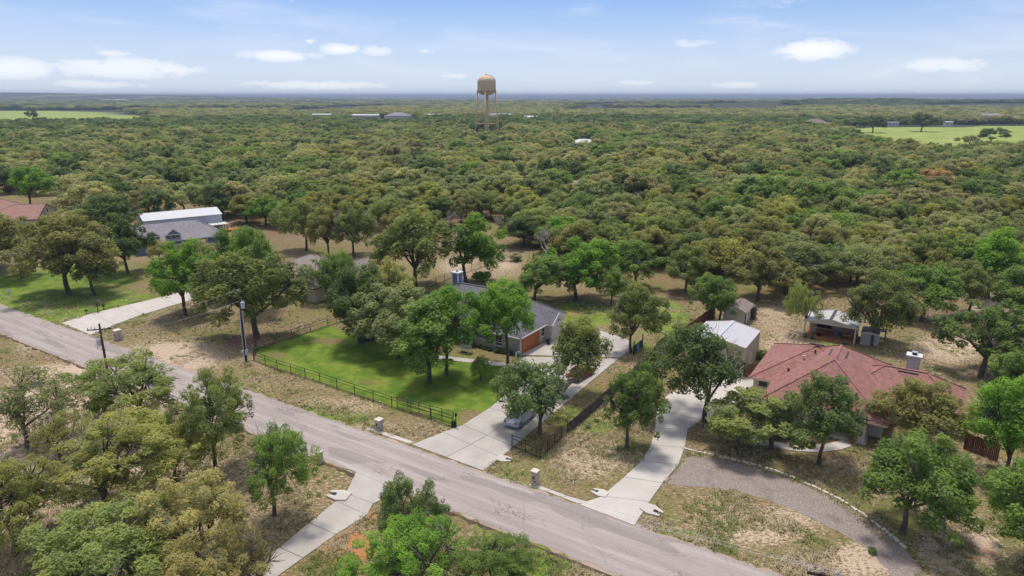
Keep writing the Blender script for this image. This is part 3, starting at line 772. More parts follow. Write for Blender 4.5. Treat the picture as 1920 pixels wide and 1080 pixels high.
# ------------------------------------------------------------------ the trees one can tell apart in the photograph
# kind, base (u, v), crown left, right, top row, tone, label
TREES = [
 # camera's side of the road
 ('fg0', 515, 968, 478, 612, 800, 'green', 'rounded green tree with a bare dark trunk beside the drive on the near side'),
 ('fg1', 405, 885, 325, 490, 700, 'near_oak', 'broad oak standing closest to the near edge of the road, behind the near drive'),
 ('fg2', 262, 792, 140, 352, 676, 'near_oak', 'spreading oak right in front of the wooden pole with the crossarm'),
 ('fgs', 52, 840, -30, 152, 690, 'sage', 'thin open-crowned tree at the left edge on the sandy ground below the road'),
 ('fg3', 205, 962, 120, 400, 795, 'near_olive', 'wide green oak in the middle of the thicket at the lower left'),
 ('fg0', 30, 1035, -60, 130, 862, 'near_olive', 'yellowish olive tree cut by the lower left edge of the view'),
 ('fg1', 395, 1075, 262, 505, 890, 'near_brown', 'brownish olive oak between the near drive and the lower left thicket'),
 ('fg2', 215, 1150, 60, 380, 975, 'near_oak', 'green oak at the bottom left edge of the view'),
 ('fg3', 400, 1165, 300, 500, 1005, 'near_brown', 'dull brown oak cut by the bottom edge left of the near drive'),
 ('fgs', 118, 870, 80, 230, 775, 'near_olive', 'sparse leaning olive tree among bare sand at the lower left'),
 ('fgs', 492, 1130, 400, 520, 975, 'near_brown', 'twiggy bush-like tree overhanging the bottom end of the near drive'),
 ('fgs', 330, 905, 300, 440, 790, 'near_olive', 'thin olive tree in the gap between the two broad near oaks'),
 ('fg1', 765, 1042, 692, 838, 902, 'dark', 'dark green tree at the corner of the near drive and the road'),
 ('fg0', 800, 1130, 680, 880, 985, 'bright', 'bright green bushy tree cut by the bottom edge at the middle'),
 ('fg2', 930, 1140, 850, 1010, 1015, 'green', 'dull green bushy tree at the bottom edge right of the bright one'),
 # front lawn and driveway of the gated house
 ('tall0', 805, 718, 752, 862, 560, 'green', 'lawn tree with the pale straight trunk nearest the black front fence'),
 ('high0', 837, 703, 775, 905, 540, 'bright', 'bright green lawn tree with a dark trunk right behind the pale-trunked one'),
 ('mid0', 748, 671, 660, 800, 535, 'sage', 'grey-green oak at the middle of the lawn by the walk'),
 ('mid1', 676, 645, 616, 742, 505, 'dark', 'dark oak on the lawn shading the riding mower'),
 ('high1', 952, 692, 893, 1010, 532, 'bright', 'bright green tree at the corner of the grey-roofed house beside the garage'),
 ('sparse', 901, 714, 880, 924, 670, 'bright', 'little young tree in a mulch ring on the lawn by the drive'),
 ('open1', 1012, 814, 903, 1047, 684, 'dark', 'dark round tree over the parked white car by the gate'),
 ('lean', 1050, 744, 1066, 1168, 606, 'oak', 'leaning tree with a thick slanted trunk in the grass island of the court'),
 ('mid4', 1182, 662, 1135, 1240, 535, 'oak', 'olive tree behind the end of the garage court'),
 ('mid1', 1175, 840, 1138, 1240, 686, 'green', 'light green tree at the grey picket fence beside the curved drive'),
 ('open1', 1320, 791, 1208, 1374, 615, 'dark', 'large dark tree between the curved drive and the tan metal building'),
 ('mid5', 1446, 842, 1338, 1503, 738, 'oak', 'low broad tree by the white walk of the red-roofed house'),
 ('open1', 1535, 872, 1468, 1606, 708, 'dark', 'dark full tree in front of the red roof beside the entrance'),
 ('mid3', 1692, 1000, 1616, 1812, 815, 'green', 'big green twin-trunked tree between the gravel loop and the right edge'),
 ('open1', 1722, 852, 1640, 1800, 722, 'olive', 'olive yellow tree in front of the right end of the red-roofed house'),
 ('mid4', 1880, 905, 1815, 1960, 712, 'bright', 'vivid yellow-green tree at the right edge beside the brown fence'),
 ('mid1', 1925, 1075, 1845, 2010, 880, 'green', 'tall green tree leaning in at the lower right edge'),
 ('mid5', 1838, 708, 1775, 1935, 570, 'green', 'broad green tree on dry grass right of the white chimney'),
 ('mid3', 1925, 800, 1865, 2000, 650, 'green', 'green tree cut by the right edge behind the vivid one'),
 # left: neighbour's yard and the big roadside oak
 ('mid0', 482, 634, 374, 576, 472, 'oak', 'huge spreading oak left of the black fence behind the pole with the transformer'),
 ('mid3', 348, 592, 288, 405, 455, 'bright', 'bright green tree overhanging the neighbour white drive'),
 ('mid1', 440, 556, 396, 492, 432, 'green', 'green tree behind the bright one at the neighbour drive'),
 ('mid2', 492, 585, 438, 530, 430, 'green', 'green tree between the neighbour drive and the brown-roofed house'),
 ('mid4', 130, 553, 32, 205, 408, 'olive', 'olive oak with a leaning trunk on the neighbour lawn'),
 ('tall1', 177, 554, 140, 215, 440, 'sage', 'slim pale-trunked tree beside the olive oak on the neighbour lawn'),
 ('mid5', 240, 513, 195, 292, 405, 'dark', 'dark green tree alone on the neighbour lawn near the grey house'),
 ('mid0', 42, 521, -30, 70, 405, 'olive', 'oak at the left edge of the neighbour lawn'),
 ('mid1', -10, 505, -70, 40, 400, 'oak', 'oak cut by the left edge near the reddish roof'),
 ('sparse', 372, 502, 325, 410, 448, 'brown', 'thin brownish tree in front of the grey roof with dormers'),
 ('sparse', 300, 494, 280, 325, 450, 'brown', 'small thin brown tree at the dormer end of the grey roof'),
 ('mid2', 58, 390, 22, 105, 314, 'bright', 'vivid green round tree behind the reddish roof on the left'),
 ('mid3', 120, 470, 95, 190, 395, 'oak', 'oak between the reddish roof and the grey house'),
 ('mid4', 200, 452, 150, 262, 365, 'dark', 'dark wide oak left of the white metal roof'),
 # around the brown-roofed house and behind the gated house
 ('sparse', 612, 566, 575, 652, 478, 'green', 'crooked small tree in front of the brown roof, left of its twin'),
 ('sparse', 640, 556, 608, 672, 468, 'green', 'crooked small tree in front of the brown roof, right of its twin'),
 ('mid5', 726, 610, 676, 772, 488, 'olive', 'yellowish oak between the brown roof and the blue pool'),
 ('mid0', 780, 541, 706, 852, 392, 'oak', 'large oak standing left of the blue chimney'),
 ('tall1', 874, 529, 838, 932, 404, 'bright', 'vivid green tall tree behind the blue chimney'),
 ('mid3', 663, 480, 630, 712, 380, 'oak', 'oak with a straight dark trunk on the bare yard behind the brown roof'),
 ('mid4', 616, 482, 578, 645, 388, 'olive', 'olive tree leaning behind the brown roof'),
 ('mid2', 575, 470, 520, 605, 375, 'oak', 'oak at the shaded edge of the wood behind the brown roof'),
 ('mid1', 1080, 562, 1025, 1145, 450, 'bright', 'bright green double-trunked tree at the back edge of the gated yard'),
 ('mid0', 1002, 566, 962, 1062, 478, 'green', 'dark green tree left of the double-trunked one behind the gated house'),
 ('mid2', 1146, 574, 1112, 1178, 505, 'green', 'small tree with a bare trunk right of the double-trunked one'),
 ('mid4', 1190, 540, 1140, 1238, 452, 'green', 'full green tree beyond the rough grass behind the gated house'),
 ('mid3', 1286, 548, 1240, 1330, 460, 'oak', 'oak overhanging the dark hollow at the end of the rough grass'),
 ('mid1', 1348, 606, 1300, 1378, 518, 'green', 'green tree next to the little brown-roofed shed'),
 ('mid5', 1420, 565, 1370, 1480, 468, 'olive', 'olive oak directly behind the little brown-roofed shed'),
 ('sparse', 1508, 628, 1468, 1528, 530, 'oak', 'slim oak at the left corner of the open pavilion'),
 ('mid3', 1634, 648, 1600, 1718, 512, 'oak', 'leafy oak spreading over the pavilion roof'),
 ('mid0', 1727, 602, 1660, 1782, 498, 'green', 'green tree on bare ground right of the pavilion'),
 ('mid2', 1815, 590, 1755, 1850, 492, 'oak', 'oak with a dark trunk on the bare ground near the right edge'),
 ('tall1', 1852, 560, 1805, 1896, 428, 'bright', 'vivid green tall tree near the right edge, above all its neighbours'),
 ('mid1', 1905, 610, 1850, 1970, 505, 'green', 'green tree at the right edge above the broad one'),
 # singular trees in the wood and the far field
 ('far1', 1752, 372, 1722, 1782, 318, 'rust', 'rust-brown dying oak in the wood on the right'),
 ('far0', 1636, 249, 1609, 1660, 217, 'dark', 'leftmost dark oak standing in the far green pasture'),
 ('far3', 1727, 247, 1704, 1753, 211, 'dark', 'tallest dark oak with its trunk showing in the far green pasture'),
 ('far5', 1859, 268, 1834, 1884, 240, 'dark', 'dark flat-crowned oak at the near right of the far green pasture'),
 ('far2', 1815, 275, 1796, 1832, 254, 'brown', 'thin brown tree just left of the flat-crowned oak in the far pasture'),
 ('far1', 62, 226, 54, 72, 206, 'dark', 'lone dark tree in the pale pasture at the far left'),
 ('bare0', 1802, 448, 1770, 1840, 404, 'bare', 'bare bleached dead tree in the wood on the right, widest of the dead ones'),
 ('bare1', 1564, 412, 1540, 1586, 378, 'bare', 'dead bare tree in the wood above the pavilion'),
 ('bare2', 1680, 424, 1630, 1700, 388, 'bare', 'dead grey limbs of a tree between two olive oaks on the right'),
 ('bare1', 515, 335, 490, 545, 300, 'bare', 'bare grey tree in the wood left of the middle'),
 ('bare0', 700, 325, 684, 722, 292, 'bare', 'dead bare tree in the middle of the wood'),
 ('bare2', 1296, 305, 1268, 1312, 275, 'bare', 'bare grey tree far back in the wood below the white roof'),
 ('bare1', 1390, 328, 1365, 1415, 300, 'bare', 'dead tree with white limbs in the wood right of the middle'),
]
for (k, u, v, l, r_, top, col, label) in TREES:
    t = fit(k, u, v, l, r_, top, col, label, name='dead_tree' if k.startswith('bare') else 'oak_tree')
    if k == 'lean': t.rotation_euler.z = 0.25
    if label.startswith('huge'): t.rotation_euler.z = 0.0; t.scale[1] *= 0.62
    # slide the crown over its limbs to where it hangs
    p = Vector(t.location); pc = G((l + r_) / 2, v)
    dx = max(-1.4, min(1.4, pc.x - p.x))
    if k != 'lean':
        for ch in t.children:
            if ch.name.startswith('crown'):
                a = t.rotation_euler.z
                ch.location = (dx * math.cos(a) / t.scale[0], -dx * math.sin(a) / t.scale[1], 0)

# ------------------------------------------------------------------ the wood behind: nearest trees one by one, the rest as one mass
YB = [(-900, 400), (-300, 380), (0, 402), (115, 405), (140, 425), (245, 410), (252, 412), (432, 415), (445, 425), (560, 432), (700, 420), (720, 455), (830, 440), (950, 446), (985, 492), (1150, 508), (1240, 500), (1300, 528),
      (1420, 545), (1480, 560), (1640, 545), (1760, 560), (1800, 548), (1920, 515), (2600, 515)]
CLEAR = [[(1555, 246), (1600, 236), (2200, 230), (2200, 285), (1930, 286), (1880, 292), (1810, 304), (1740, 296), (1650, 282)],
         [(-300, 205), (150, 206), (240, 212), (305, 222), (250, 236), (-300, 236)], [(500, 207), (640, 205), (700, 210), (560, 215)],
         [(-40, 360), (122, 372), (135, 428), (-40, 432)], [(275, 380), (330, 374), (400, 380), (400, 400), (300, 405)], [(660, 240), (780, 236), (780, 224), (660, 226)], [(1060, 292), (1120, 292), (1120, 268), (1060, 270)],
         [(1050, 375), (1085, 375), (1085, 355), (1045, 355)], [(1060, 425), (1220, 425), (1215, 402), (1062, 402)], [(900, 415), (960, 418), (950, 440), (880, 440)], [(250, 372), (285, 372), (285, 358), (250, 358)],
         [(1040, 340), (1090, 340), (1090, 352), (1040, 352)], [(980, 325), (1010, 325), (1005, 338), (980, 338)], [(876, 247), (950, 247), (950, 268), (876, 268)], [(1520, 250), (1560, 250), (1560, 238), (1520, 238)]]
def wood_ok(X, Y, marg=0):
    u, v = to_px(X, Y)
    yb = np.interp(u, [a for a, b in YB], [b for a, b in YB])
    ok = (v < yb)
    for c in CLEAR: ok &= ~inpoly(u, v, c)
    return ok, u, v
nr = np.random.RandomState(5)
pts = []
d = 120.0
while d < 5200:
    sp = 6.8 if d < 200 else 8.2 if d < 800 else 8.2 * d / 800
    n = int(d * 1.66 / sp)
    a = np.linspace(-0.83, 0.83, n) + nr.uniform(-.45, .45, n) * (1.66 / n)
    rr = d + nr.uniform(-.5, .5, n) * sp
    for ai, ri in zip(a, rr): pts.append((ri * math.sin(ai), ri * math.cos(ai), sp / 8.2))
    d += sp
pts = np.array(pts)
ok, u, v = wood_ok(pts[:, 0], pts[:, 1])
# keep clear of the singular trees
ok &= (u > -140) & (u < 2060)
dens = vnoise(pts[:, 0] / 17, pts[:, 1] / 17, 12)
ok &= (dens > 0.15) | (pts[:, 1] > 1000) | (pts[:, 1] < 175)
ok &= ~((pts[:, 1] > 1500) & (vnoise(pts[:, 0] / 240, pts[:, 1] / 420, 15) < 0.40))
pts = pts[ok]; u = u[ok]; v = v[ok]
man = np.array([[G(t[1], t[2]).x, G(t[1], t[2]).y] for t in TREES])
keep = np.array([np.min(np.hypot(man[:, 0] - p[0], man[:, 1] - p[1])) > 3.6 for p in pts])
pts = pts[keep]; u = u[keep]
order = np.argsort(np.hypot(pts[:, 0], pts[:, 1]))
pts = pts[order]
N_IND = 300 - N_TREES
tones = ['oak', 'olive', 'sage', 'green', 'grey', 'oak', 'sage', 'olive', 'yellow', 'dark', 'oak', 'bright', 'brown']
WL = dict(oak='mid-green oak in the dense wood behind the houses', olive='olive oak in the dense wood behind the houses', green='fresh green oak in the dense wood behind the houses', grey='greyish thin-leaved oak in the dense wood behind the houses',
          sage='grey-green oak in the dense wood behind the houses', brown='brownish oak in the dense wood behind the houses', yellow='yellow-tinged oak in the dense wood behind the houses', dark='dark green oak in the dense wood behind the houses', bright='vivid green oak in the dense wood behind the houses', bare='leafless grey tree in the dense wood behind the houses')
def tone_for(p):
    # stands of like colour, broken up
    q = vnoise(np.array([p[0] / 30]), np.array([p[1] / 30]), 21)[0] * 0.75 + nr.uniform(0, .55)
    return tones[int(q * 10) % len(tones)] if nr.uniform() < .85 else tones[nr.randint(len(tones))]
WOODS = []
mids = ['mid0', 'mid1', 'mid3', 'mid4', 'mid5', 'mid2', 'sparse']
for i, p in enumerate(pts[:N_IND]):
    tn = tone_for(p)
    if nr.uniform() < 0.085: tn = 'bare'
    s_ = nr.uniform(0.8, 1.55); h_ = (0.55 + 0.45 * s_ / 1.1) * nr.uniform(0.8, 1.12)
    kd = 'bare%d' % nr.randint(3) if tn == 'bare' else mids[nr.randint(len(mids))]
    t = plant(kd, (p[0], p[1], 0), s_, s_ * nr.uniform(.85, 1.1), h_, nr.uniform(0, 6.28), tn, WL[tn], group='trees of the wood behind the houses', name='dead_tree' if tn == 'bare' else 'oak_tree')
    WOODS.append((to_px(np.array([p[0]]), np.array([p[1]])), tn, t))
# say where in the wood each one stands
HUE = dict(oak='mid-green oak', olive='olive oak', green='fresh green oak', grey='greyish thin-leaved oak', sage='grey-green oak', brown='brownish oak', yellow='yellow-tinged oak', dark='dark green oak', bright='vivid green oak', bare='leafless grey tree')
SECT = [(250, 'behind the reddish roof'), (450, 'behind the white barn roof'), (720, 'behind the brown-roofed house'), (960, 'behind the blue chimney'), (1250, 'behind the gated backyard'), (1480, 'behind the little brown shed'), (1720, 'behind the pavilion'), (9999, 'at the right edge')]
bins = {}
for (uv, tn, t) in WOODS:
    u_, v_ = float(uv[0][0]), float(uv[1][0])
    sec = next(nm for lim, nm in SECT if u_ < lim)
    yb_ = float(np.interp(u_, [a for a, b in YB], [b for a, b in YB]))
    row = 'front row' if yb_ - v_ < 22 else 'second row' if yb_ - v_ < 50 else 'deeper rows'
    bins.setdefault((HUE[tn], row, sec), []).append((u_, t))
ORD = ['leftmost', 'second from left', 'third from left', 'fourth from left', 'fifth from left', 'sixth from left', 'seventh from left', 'eighth from left', 'ninth from left', 'tenth from left', 'eleventh from left', 'twelfth from left']
for (hue, row, sec), lst in bins.items():
    lst.sort(key=lambda q: q[0])
    for i, (_, t) in enumerate(lst):
        lb = hue + ' in the ' + row + ' of the wood ' + sec
        if len(lst) > 1: lb = hue + ', ' + ('rightmost' if i == len(lst) - 1 else ORD[min(i, 11)]) + ' of its tone, ' + row + ' ' + sec
        t['label'] = lb
# sources for the mass: one mesh each with crown and trunk
src = bpy.data.collections.new('woodland_sources')
def src_obj(kind, col):
    k = KINDS[kind]
    nm = 'woodland_tree'
    me = bpy.data.meshes.new(nm)
    if 'bare' in k:
        a = MB(); a.add(k['bare'][0].v, k['bare'][0].f); a.add(k['bare'][1].v, k['bare'][1].f); me.from_pydata(a.v, [], a.f); me.materials.append(MATS['bark_pale']); me.update()
    else:
        me = k['crown'].copy()
        bm = bmesh.new(); bm.from_mesh(me); nf = len(bm.faces)
        vs = [bm.verts.new(x) for x in k['mb'].v]; bm.verts.ensure_lookup_table()
        for f in k['mb'].f:
            try: bm.faces.new([vs[i] for i in f]).material_index = 1
            except ValueError: pass
        bm.to_mesh(me); bm.free()
        kbark = 'bark_pale' if kind.startswith('thin') else 'bark'
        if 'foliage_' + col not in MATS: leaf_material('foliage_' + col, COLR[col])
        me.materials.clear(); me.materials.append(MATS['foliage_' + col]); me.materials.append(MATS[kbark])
    o = bpy.data.objects.new(nm, me); o.color = (*COLR[col], 1); src.objects.link(o)
    return o
spec = [('far0', 'oak'), ('far1', 'olive'), ('far2', 'oak'), ('far3', 'grey'), ('far5', 'dark'), ('far0', 'sage'), ('far1', 'green'), ('far3', 'brown'), ('far5', 'olive'), ('far2', 'yellow'), ('far4', 'dark'), ('far3', 'bright'), ('bare0', 'bare'), ('far3', 'scrub'), ('far0', 'scrub'), ('thin0', 'grey'), ('thin1', 'brown')]
src_names = []
for i, (k, c) in enumerate(spec):
    o = src_obj(k, c); o.name = 'woodland_tree_%02d' % i; src_names.append(o.name)
rest = pts[N_IND:]
ti = []
for p in rest:
    q = vnoise(np.array([p[0] / 45]), np.array([p[1] / 45]), 23)[0] * .7 + nr.uniform(0, .5)
    dd = math.hypot(p[0], p[1])
    i = [0, 5, 1, 3, 5, 0, 6, 5, 4, 3, 7, 9, 11][int(q * 11) % 12]
    if nr.uniform() < .12: i = nr.randint(12)
    if i in (9, 11) and nr.uniform() < .4: i = 0
    if nr.uniform() < .05 and dd < 700: i = 12
    elif nr.uniform() < .13 and dd < 800: i = 15 + nr.randint(2)
    elif i in (6, 11) and nr.uniform() < .5: i = 5
    if dd > 700:
        pool = [4, 0, 4, 0, 5, 4] if dd < 1020 else [13, 14, 3, 5, 13, 0, 7] if dd < 1900 else [3, 5, 4, 0, 13]
        i = pool[nr.randint(len(pool))]
    if 2000 < p[1] < 2750 and p[0] > 480: i = [4, 4, 0][nr.randint(3)]
    ti.append(i)
wm = bpy.data.meshes.new('woodland')
zz = far_height(rest[:, 0], rest[:, 1])
wm.from_pydata([(x, y, z - 0.05) for (x, y), z in zip(rest[:, :2], zz)], [], [])
big = rest[:, 2]
SZ = nr.uniform(.9, 1.75, len(rest)) ** 1.05
hs = np.stack([big * SZ * nr.uniform(.9, 1.1, len(rest)), big * SZ * nr.uniform(.9, 1.1, len(rest)), (0.55 + 0.42 * SZ) * nr.uniform(.78, 1.12, len(rest)) * np.minimum(1.25, big ** .15)], -1)
def setattr_(me, nm, typ, data, key='value'):
    a = me.attributes.new(nm, typ, 'POINT'); a.data.foreach_set(key, np.ascontiguousarray(data).ravel())
setattr_(wm, 'idx', 'INT', np.array(ti, dtype=np.int32))
setattr_(wm, 'turn', 'FLOAT', nr.uniform(0, 6.28, len(rest)).astype(np.float32))
setattr_(wm, 'size', 'FLOAT_VECTOR', hs.astype(np.float32), 'vector')
wood = bpy.data.objects.new('woodland', wm); COL.objects.link(wood)
tag(wood, 'wide oak wood stretching from behind the houses to the far ridge', 'woodland', kind='stuff')
def instancer(name, coll):
    gt = bpy.data.node_groups.new(name, 'GeometryNodeTree')
    gt.interface.new_socket('Geometry', in_out='INPUT', socket_type='NodeSocketGeometry'); gt.interface.new_socket('Geometry', in_out='OUTPUT', socket_type='NodeSocketGeometry')
    N = gt.nodes; Lk = gt.links
    gi = N.new('NodeGroupInput'); go = N.new('NodeGroupOutput')
    ci = N.new('GeometryNodeCollectionInfo'); ci.inputs['Collection'].default_value = coll; ci.inputs['Separate Children'].default_value = True; ci.inputs['Reset Children'].default_value = True
    ip = N.new('GeometryNodeInstanceOnPoints'); ip.inputs['Pick Instance'].default_value = True
    def na(nm, typ):
        q = N.new('GeometryNodeInputNamedAttribute'); q.data_type = typ; q.inputs[0].default_value = nm; return q.outputs[0]
    cx = N.new('ShaderNodeCombineXYZ'); Lk.new(na('turn', 'FLOAT'), cx.inputs[2])
    Lk.new(gi.outputs[0], ip.inputs['Points']); Lk.new(ci.outputs[0], ip.inputs['Instance']); Lk.new(na('idx', 'INT'), ip.inputs['Instance Index'])
    Lk.new(cx.outputs[0], ip.inputs['Rotation']); Lk.new(na('size', 'FLOAT_VECTOR'), ip.inputs['Scale'])
    Lk.new(ip.outputs[0], go.inputs[0])
    return gt
md = wood.modifiers.new('scatter', 'NODES'); md.node_group = instancer('woodland_scatter', src)
print('TREES', N_TREES, 'individual total, woodland', len(rest))
# ------------------------------------------------------------------ building materials
def shingle(name, c0, c1):
    m, b, bs, _ = new_mat(name)
    p = opos(b)
    br = b.node('ShaderNodeTexBrick'); b.l.new(p, br.inputs['Vector'])
    br.offset = 0.5; br.inputs['Scale'].default_value = 1.0; br.inputs['Brick Width'].default_value = 0.34; br.inputs['Row Height'].default_value = 0.24
    br.inputs['Mortar Size'].default_value = 0.012; br.inputs['Bias'].default_value = 0.0
    b.put(br.inputs['Color1'], c0); b.put(br.inputs['Color2'], c1); b.put(br.inputs['Mortar'], [c * .6 for c in c0])
    n_ = b.noise(p, 0.8, 4, 0.6); f_ = b.noise(p, 11, 3, 0.7)
    col = b.mix(b.math('MULTIPLY', b.ramp(n_, 0.35, 0.75), 0.3), br.outputs[0], [c * .75 for c in c0])
    col = b.mix(b.math('MULTIPLY', b.ramp(f_, 0.4, 0.75), 0.4), col, [min(1, c * 1.35) for c in c1])
    wx = b.ramp(b.noise(b.mapping(p, (1, 1, 1.5)), 0.33, 5, 0.7, 0.5), 0.42, 0.68)
    av = [(x + y) / 2 for x, y in zip(c0, c1)]; g_ = sum(av) / 3
    col = b.mix(b.math('MULTIPLY', wx, 0.38), col, [x * .6 + g_ * .55 for x in av])
    b.l.new(col, bs.inputs['Base Color']); bs.inputs['Roughness'].default_value = 0.95; bs.inputs['Specular IOR Level'].default_value = 0.15
    bump(b, bs, b.math('ADD', br.outputs['Fac'], f_), 0.4, 0.02)
shingle('shingle_grey', (0.105, 0.100, 0.118), (0.195, 0.185, 0.205))
shingle('shingle_red', (0.225, 0.105, 0.090), (0.370, 0.182, 0.152))
shingle('shingle_tan', (0.215, 0.175, 0.160), (0.305, 0.255, 0.235))
shingle('shingle_pale', (0.215, 0.200, 0.215), (0.295, 0.275, 0.290))
shingle('shingle_terracotta', (0.270, 0.145, 0.120), (0.345, 0.195, 0.160))
shingle('shingle_brown', (0.20, 0.155, 0.135), (0.28, 0.215, 0.19))
def masonry(name, c0, c1, mort, w=0.45, h=0.2):
    m, b, bs, _ = new_mat(name)
    p = opos(b)
    # wrap the courses round the walls: one coordinate along the wall, the other up it
    sp = b.node('ShaderNodeSeparateXYZ'); b.l.new(p, sp.inputs[0])
    cb = b.node('ShaderNodeCombineXYZ'); b.l.new(b.math('ADD', sp.outputs[0], sp.outputs[1]), cb.inputs[0]); b.l.new(sp.outputs[2], cb.inputs[1])
    br = b.node('ShaderNodeTexBrick'); b.l.new(cb.outputs[0], br.inputs['Vector']); br.inputs['Scale'].default_value = 1
    br.inputs['Brick Width'].default_value = w; br.inputs['Row Height'].default_value = h; br.inputs['Mortar Size'].default_value = 0.02
    b.put(br.inputs['Color1'], c0); b.put(br.inputs['Color2'], c1); b.put(br.inputs['Mortar'], mort)
    dirt = b.ramp(b.noise(b.mapping(p, (1, 1, 2.2)), 1.6, 4, 0.7), 0.60, 0.72)
    col = b.mix(b.math('MULTIPLY', dirt, 0.55), br.outputs[0], [c * .45 for c in c0])
    b.l.new(col, bs.inputs['Base Color']); bs.inputs['Roughness'].default_value = 0.9
    bump(b, bs, b.math('MULTIPLY', br.outputs['Fac'], -1.0), 0.6, 0.03)
masonry('limestone', (0.46, 0.42, 0.37), (0.58, 0.53, 0.47), (0.40, 0.37, 0.33))
masonry('cream_stone', (0.52, 0.44, 0.35), (0.66, 0.58, 0.48), (0.48, 0.42, 0.34), 0.5, 0.24)
masonry('mailbox_stone', (0.50, 0.42, 0.34), (0.62, 0.54, 0.45), (0.36, 0.31, 0.26), 0.22, 0.14)
def ribbed(name, col, step=0.45, rough=0.5, axis=0):
    """sheet metal with raised ribs"""
    m, b, bs, _ = new_mat(name)
    p = opos(b); sp = b.node('ShaderNodeSeparateXYZ'); b.l.new(p, sp.inputs[0])
    t = b.math('FRACT', b.math('DIVIDE', b.math('ADD', sp.outputs[0], sp.outputs[1]) if axis == 2 else sp.outputs[axis], step))
    rib = b.ramp(b.math('ABSOLUTE', b.math('SUBTRACT', t, 0.5)), 0.38, 0.48)
    d_ = b.noise(p, 0.7, 4, 0.6)
    c = b.mix(b.math('MULTIPLY', b.ramp(d_, 0.4, 0.8), 0.35), col, [x * .75 for x in col])
    c = b.mix(b.math('MULTIPLY', rib, 0.3), c, [x * .6 for x in col])
    b.l.new(c, bs.inputs['Base Color']); bs.inputs['Roughness'].default_value = rough
    bump(b, bs, rib, 0.6, 0.03)
ribbed('metal_white', (0.58, 0.56, 0.56), 0.5, 0.45, 0); ribbed('metal_white_y', (0.50, 0.485, 0.485), 0.5, 0.45, 1)
ribbed('metal_tan', (0.46, 0.385, 0.285), 0.4, 0.6, 2); ribbed('metal_blue', (0.40, 0.44, 0.50), 0.4, 0.6, 2); ribbed('siding_blue', (0.115, 0.175, 0.26), 0.22, 0.7, 2)
ribbed('lap_white', (0.44, 0.41, 0.385), 0.28, 0.7, 2)
plain('white_trim', (0.62, 0.60, 0.57), 0.6, 0.06); plain('grey_paint', (0.36, 0.36, 0.37), 0.7, 0.1); plain('dark_trim', (0.07, 0.06, 0.055), 0.7, 0.1)
plain('stucco', (0.50, 0.43, 0.33), 0.9, 0.1, 1.5); plain('cream_paint', (0.56, 0.51, 0.43), 0.8, 0.08)
plain('garage_wood', (0.36, 0.115, 0.030), 0.5, 0.18, 1.2); plain('black_metal', (0.018, 0.018, 0.020), 0.5, 0.1); plain('black_plastic', (0.022, 0.022, 0.024), 0.55, 0.1)
plain('tank_paint', (0.60, 0.44, 0.27), 0.6, 0.05, 0.08); plain('red_fence', (0.165, 0.070, 0.045), 0.9, 0.3, 1.5, bmp=.3); plain('grey_fence', (0.105, 0.085, 0.085), 0.95, 0.35, 1.5, bmp=.3)
plain('deck', (0.34, 0.145, 0.062), 0.8, 0.2, 1.2); plain('raw_lumber', (0.42, 0.30, 0.19), 0.85, 0.2, 2); plain('galv', (0.40, 0.41, 0.43), 0.45, 0.12, 2, metal=0.3)
plain('pole_wood', (0.060, 0.038, 0.030), 0.95, 0.3, 1.2, bmp=.4); plain('steel_grey', (0.33, 0.34, 0.36), 0.5, 0.1, metal=.4); plain('pale_grey', (0.46, 0.48, 0.51), 0.6, 0.08)
plain('rubber', (0.02, 0.02, 0.021), 0.8, 0.1); plain('car_white', (0.55, 0.56, 0.58), 0.25, 0.03); plain('car_red', (0.13, 0.022, 0.016), 0.25, 0.05); plain('terracotta', (0.34, 0.12, 0.055), 0.8, 0.15)
plain('green_plastic', (0.03, 0.14, 0.11), 0.5, 0.1); plain('tarp', (0.055, 0.055, 0.065), 0.6, 0.3, 2, bmp=.5); plain('blue_cloth', (0.10, 0.22, 0.42), 0.8, 0.15); plain('yellow_plastic', (0.62, 0.38, 0.04), 0.5, 0.1); plain('red_paint', (0.42, 0.05, 0.03), 0.6, 0.1)
plain('pool_blue', (0.05, 0.30, 0.42), 0.08, 0.12, 0.8, spec=.6); plain('pipe_hole_dark', (0.03, 0.03, 0.03), 0.8)
m, b, bs, _ = new_mat('glass'); bs.inputs['Base Color'].default_value = (0.028, 0.034, 0.042, 1); bs.inputs['Roughness'].default_value = 0.06; bs.inputs['Specular IOR Level'].default_value = 0.6

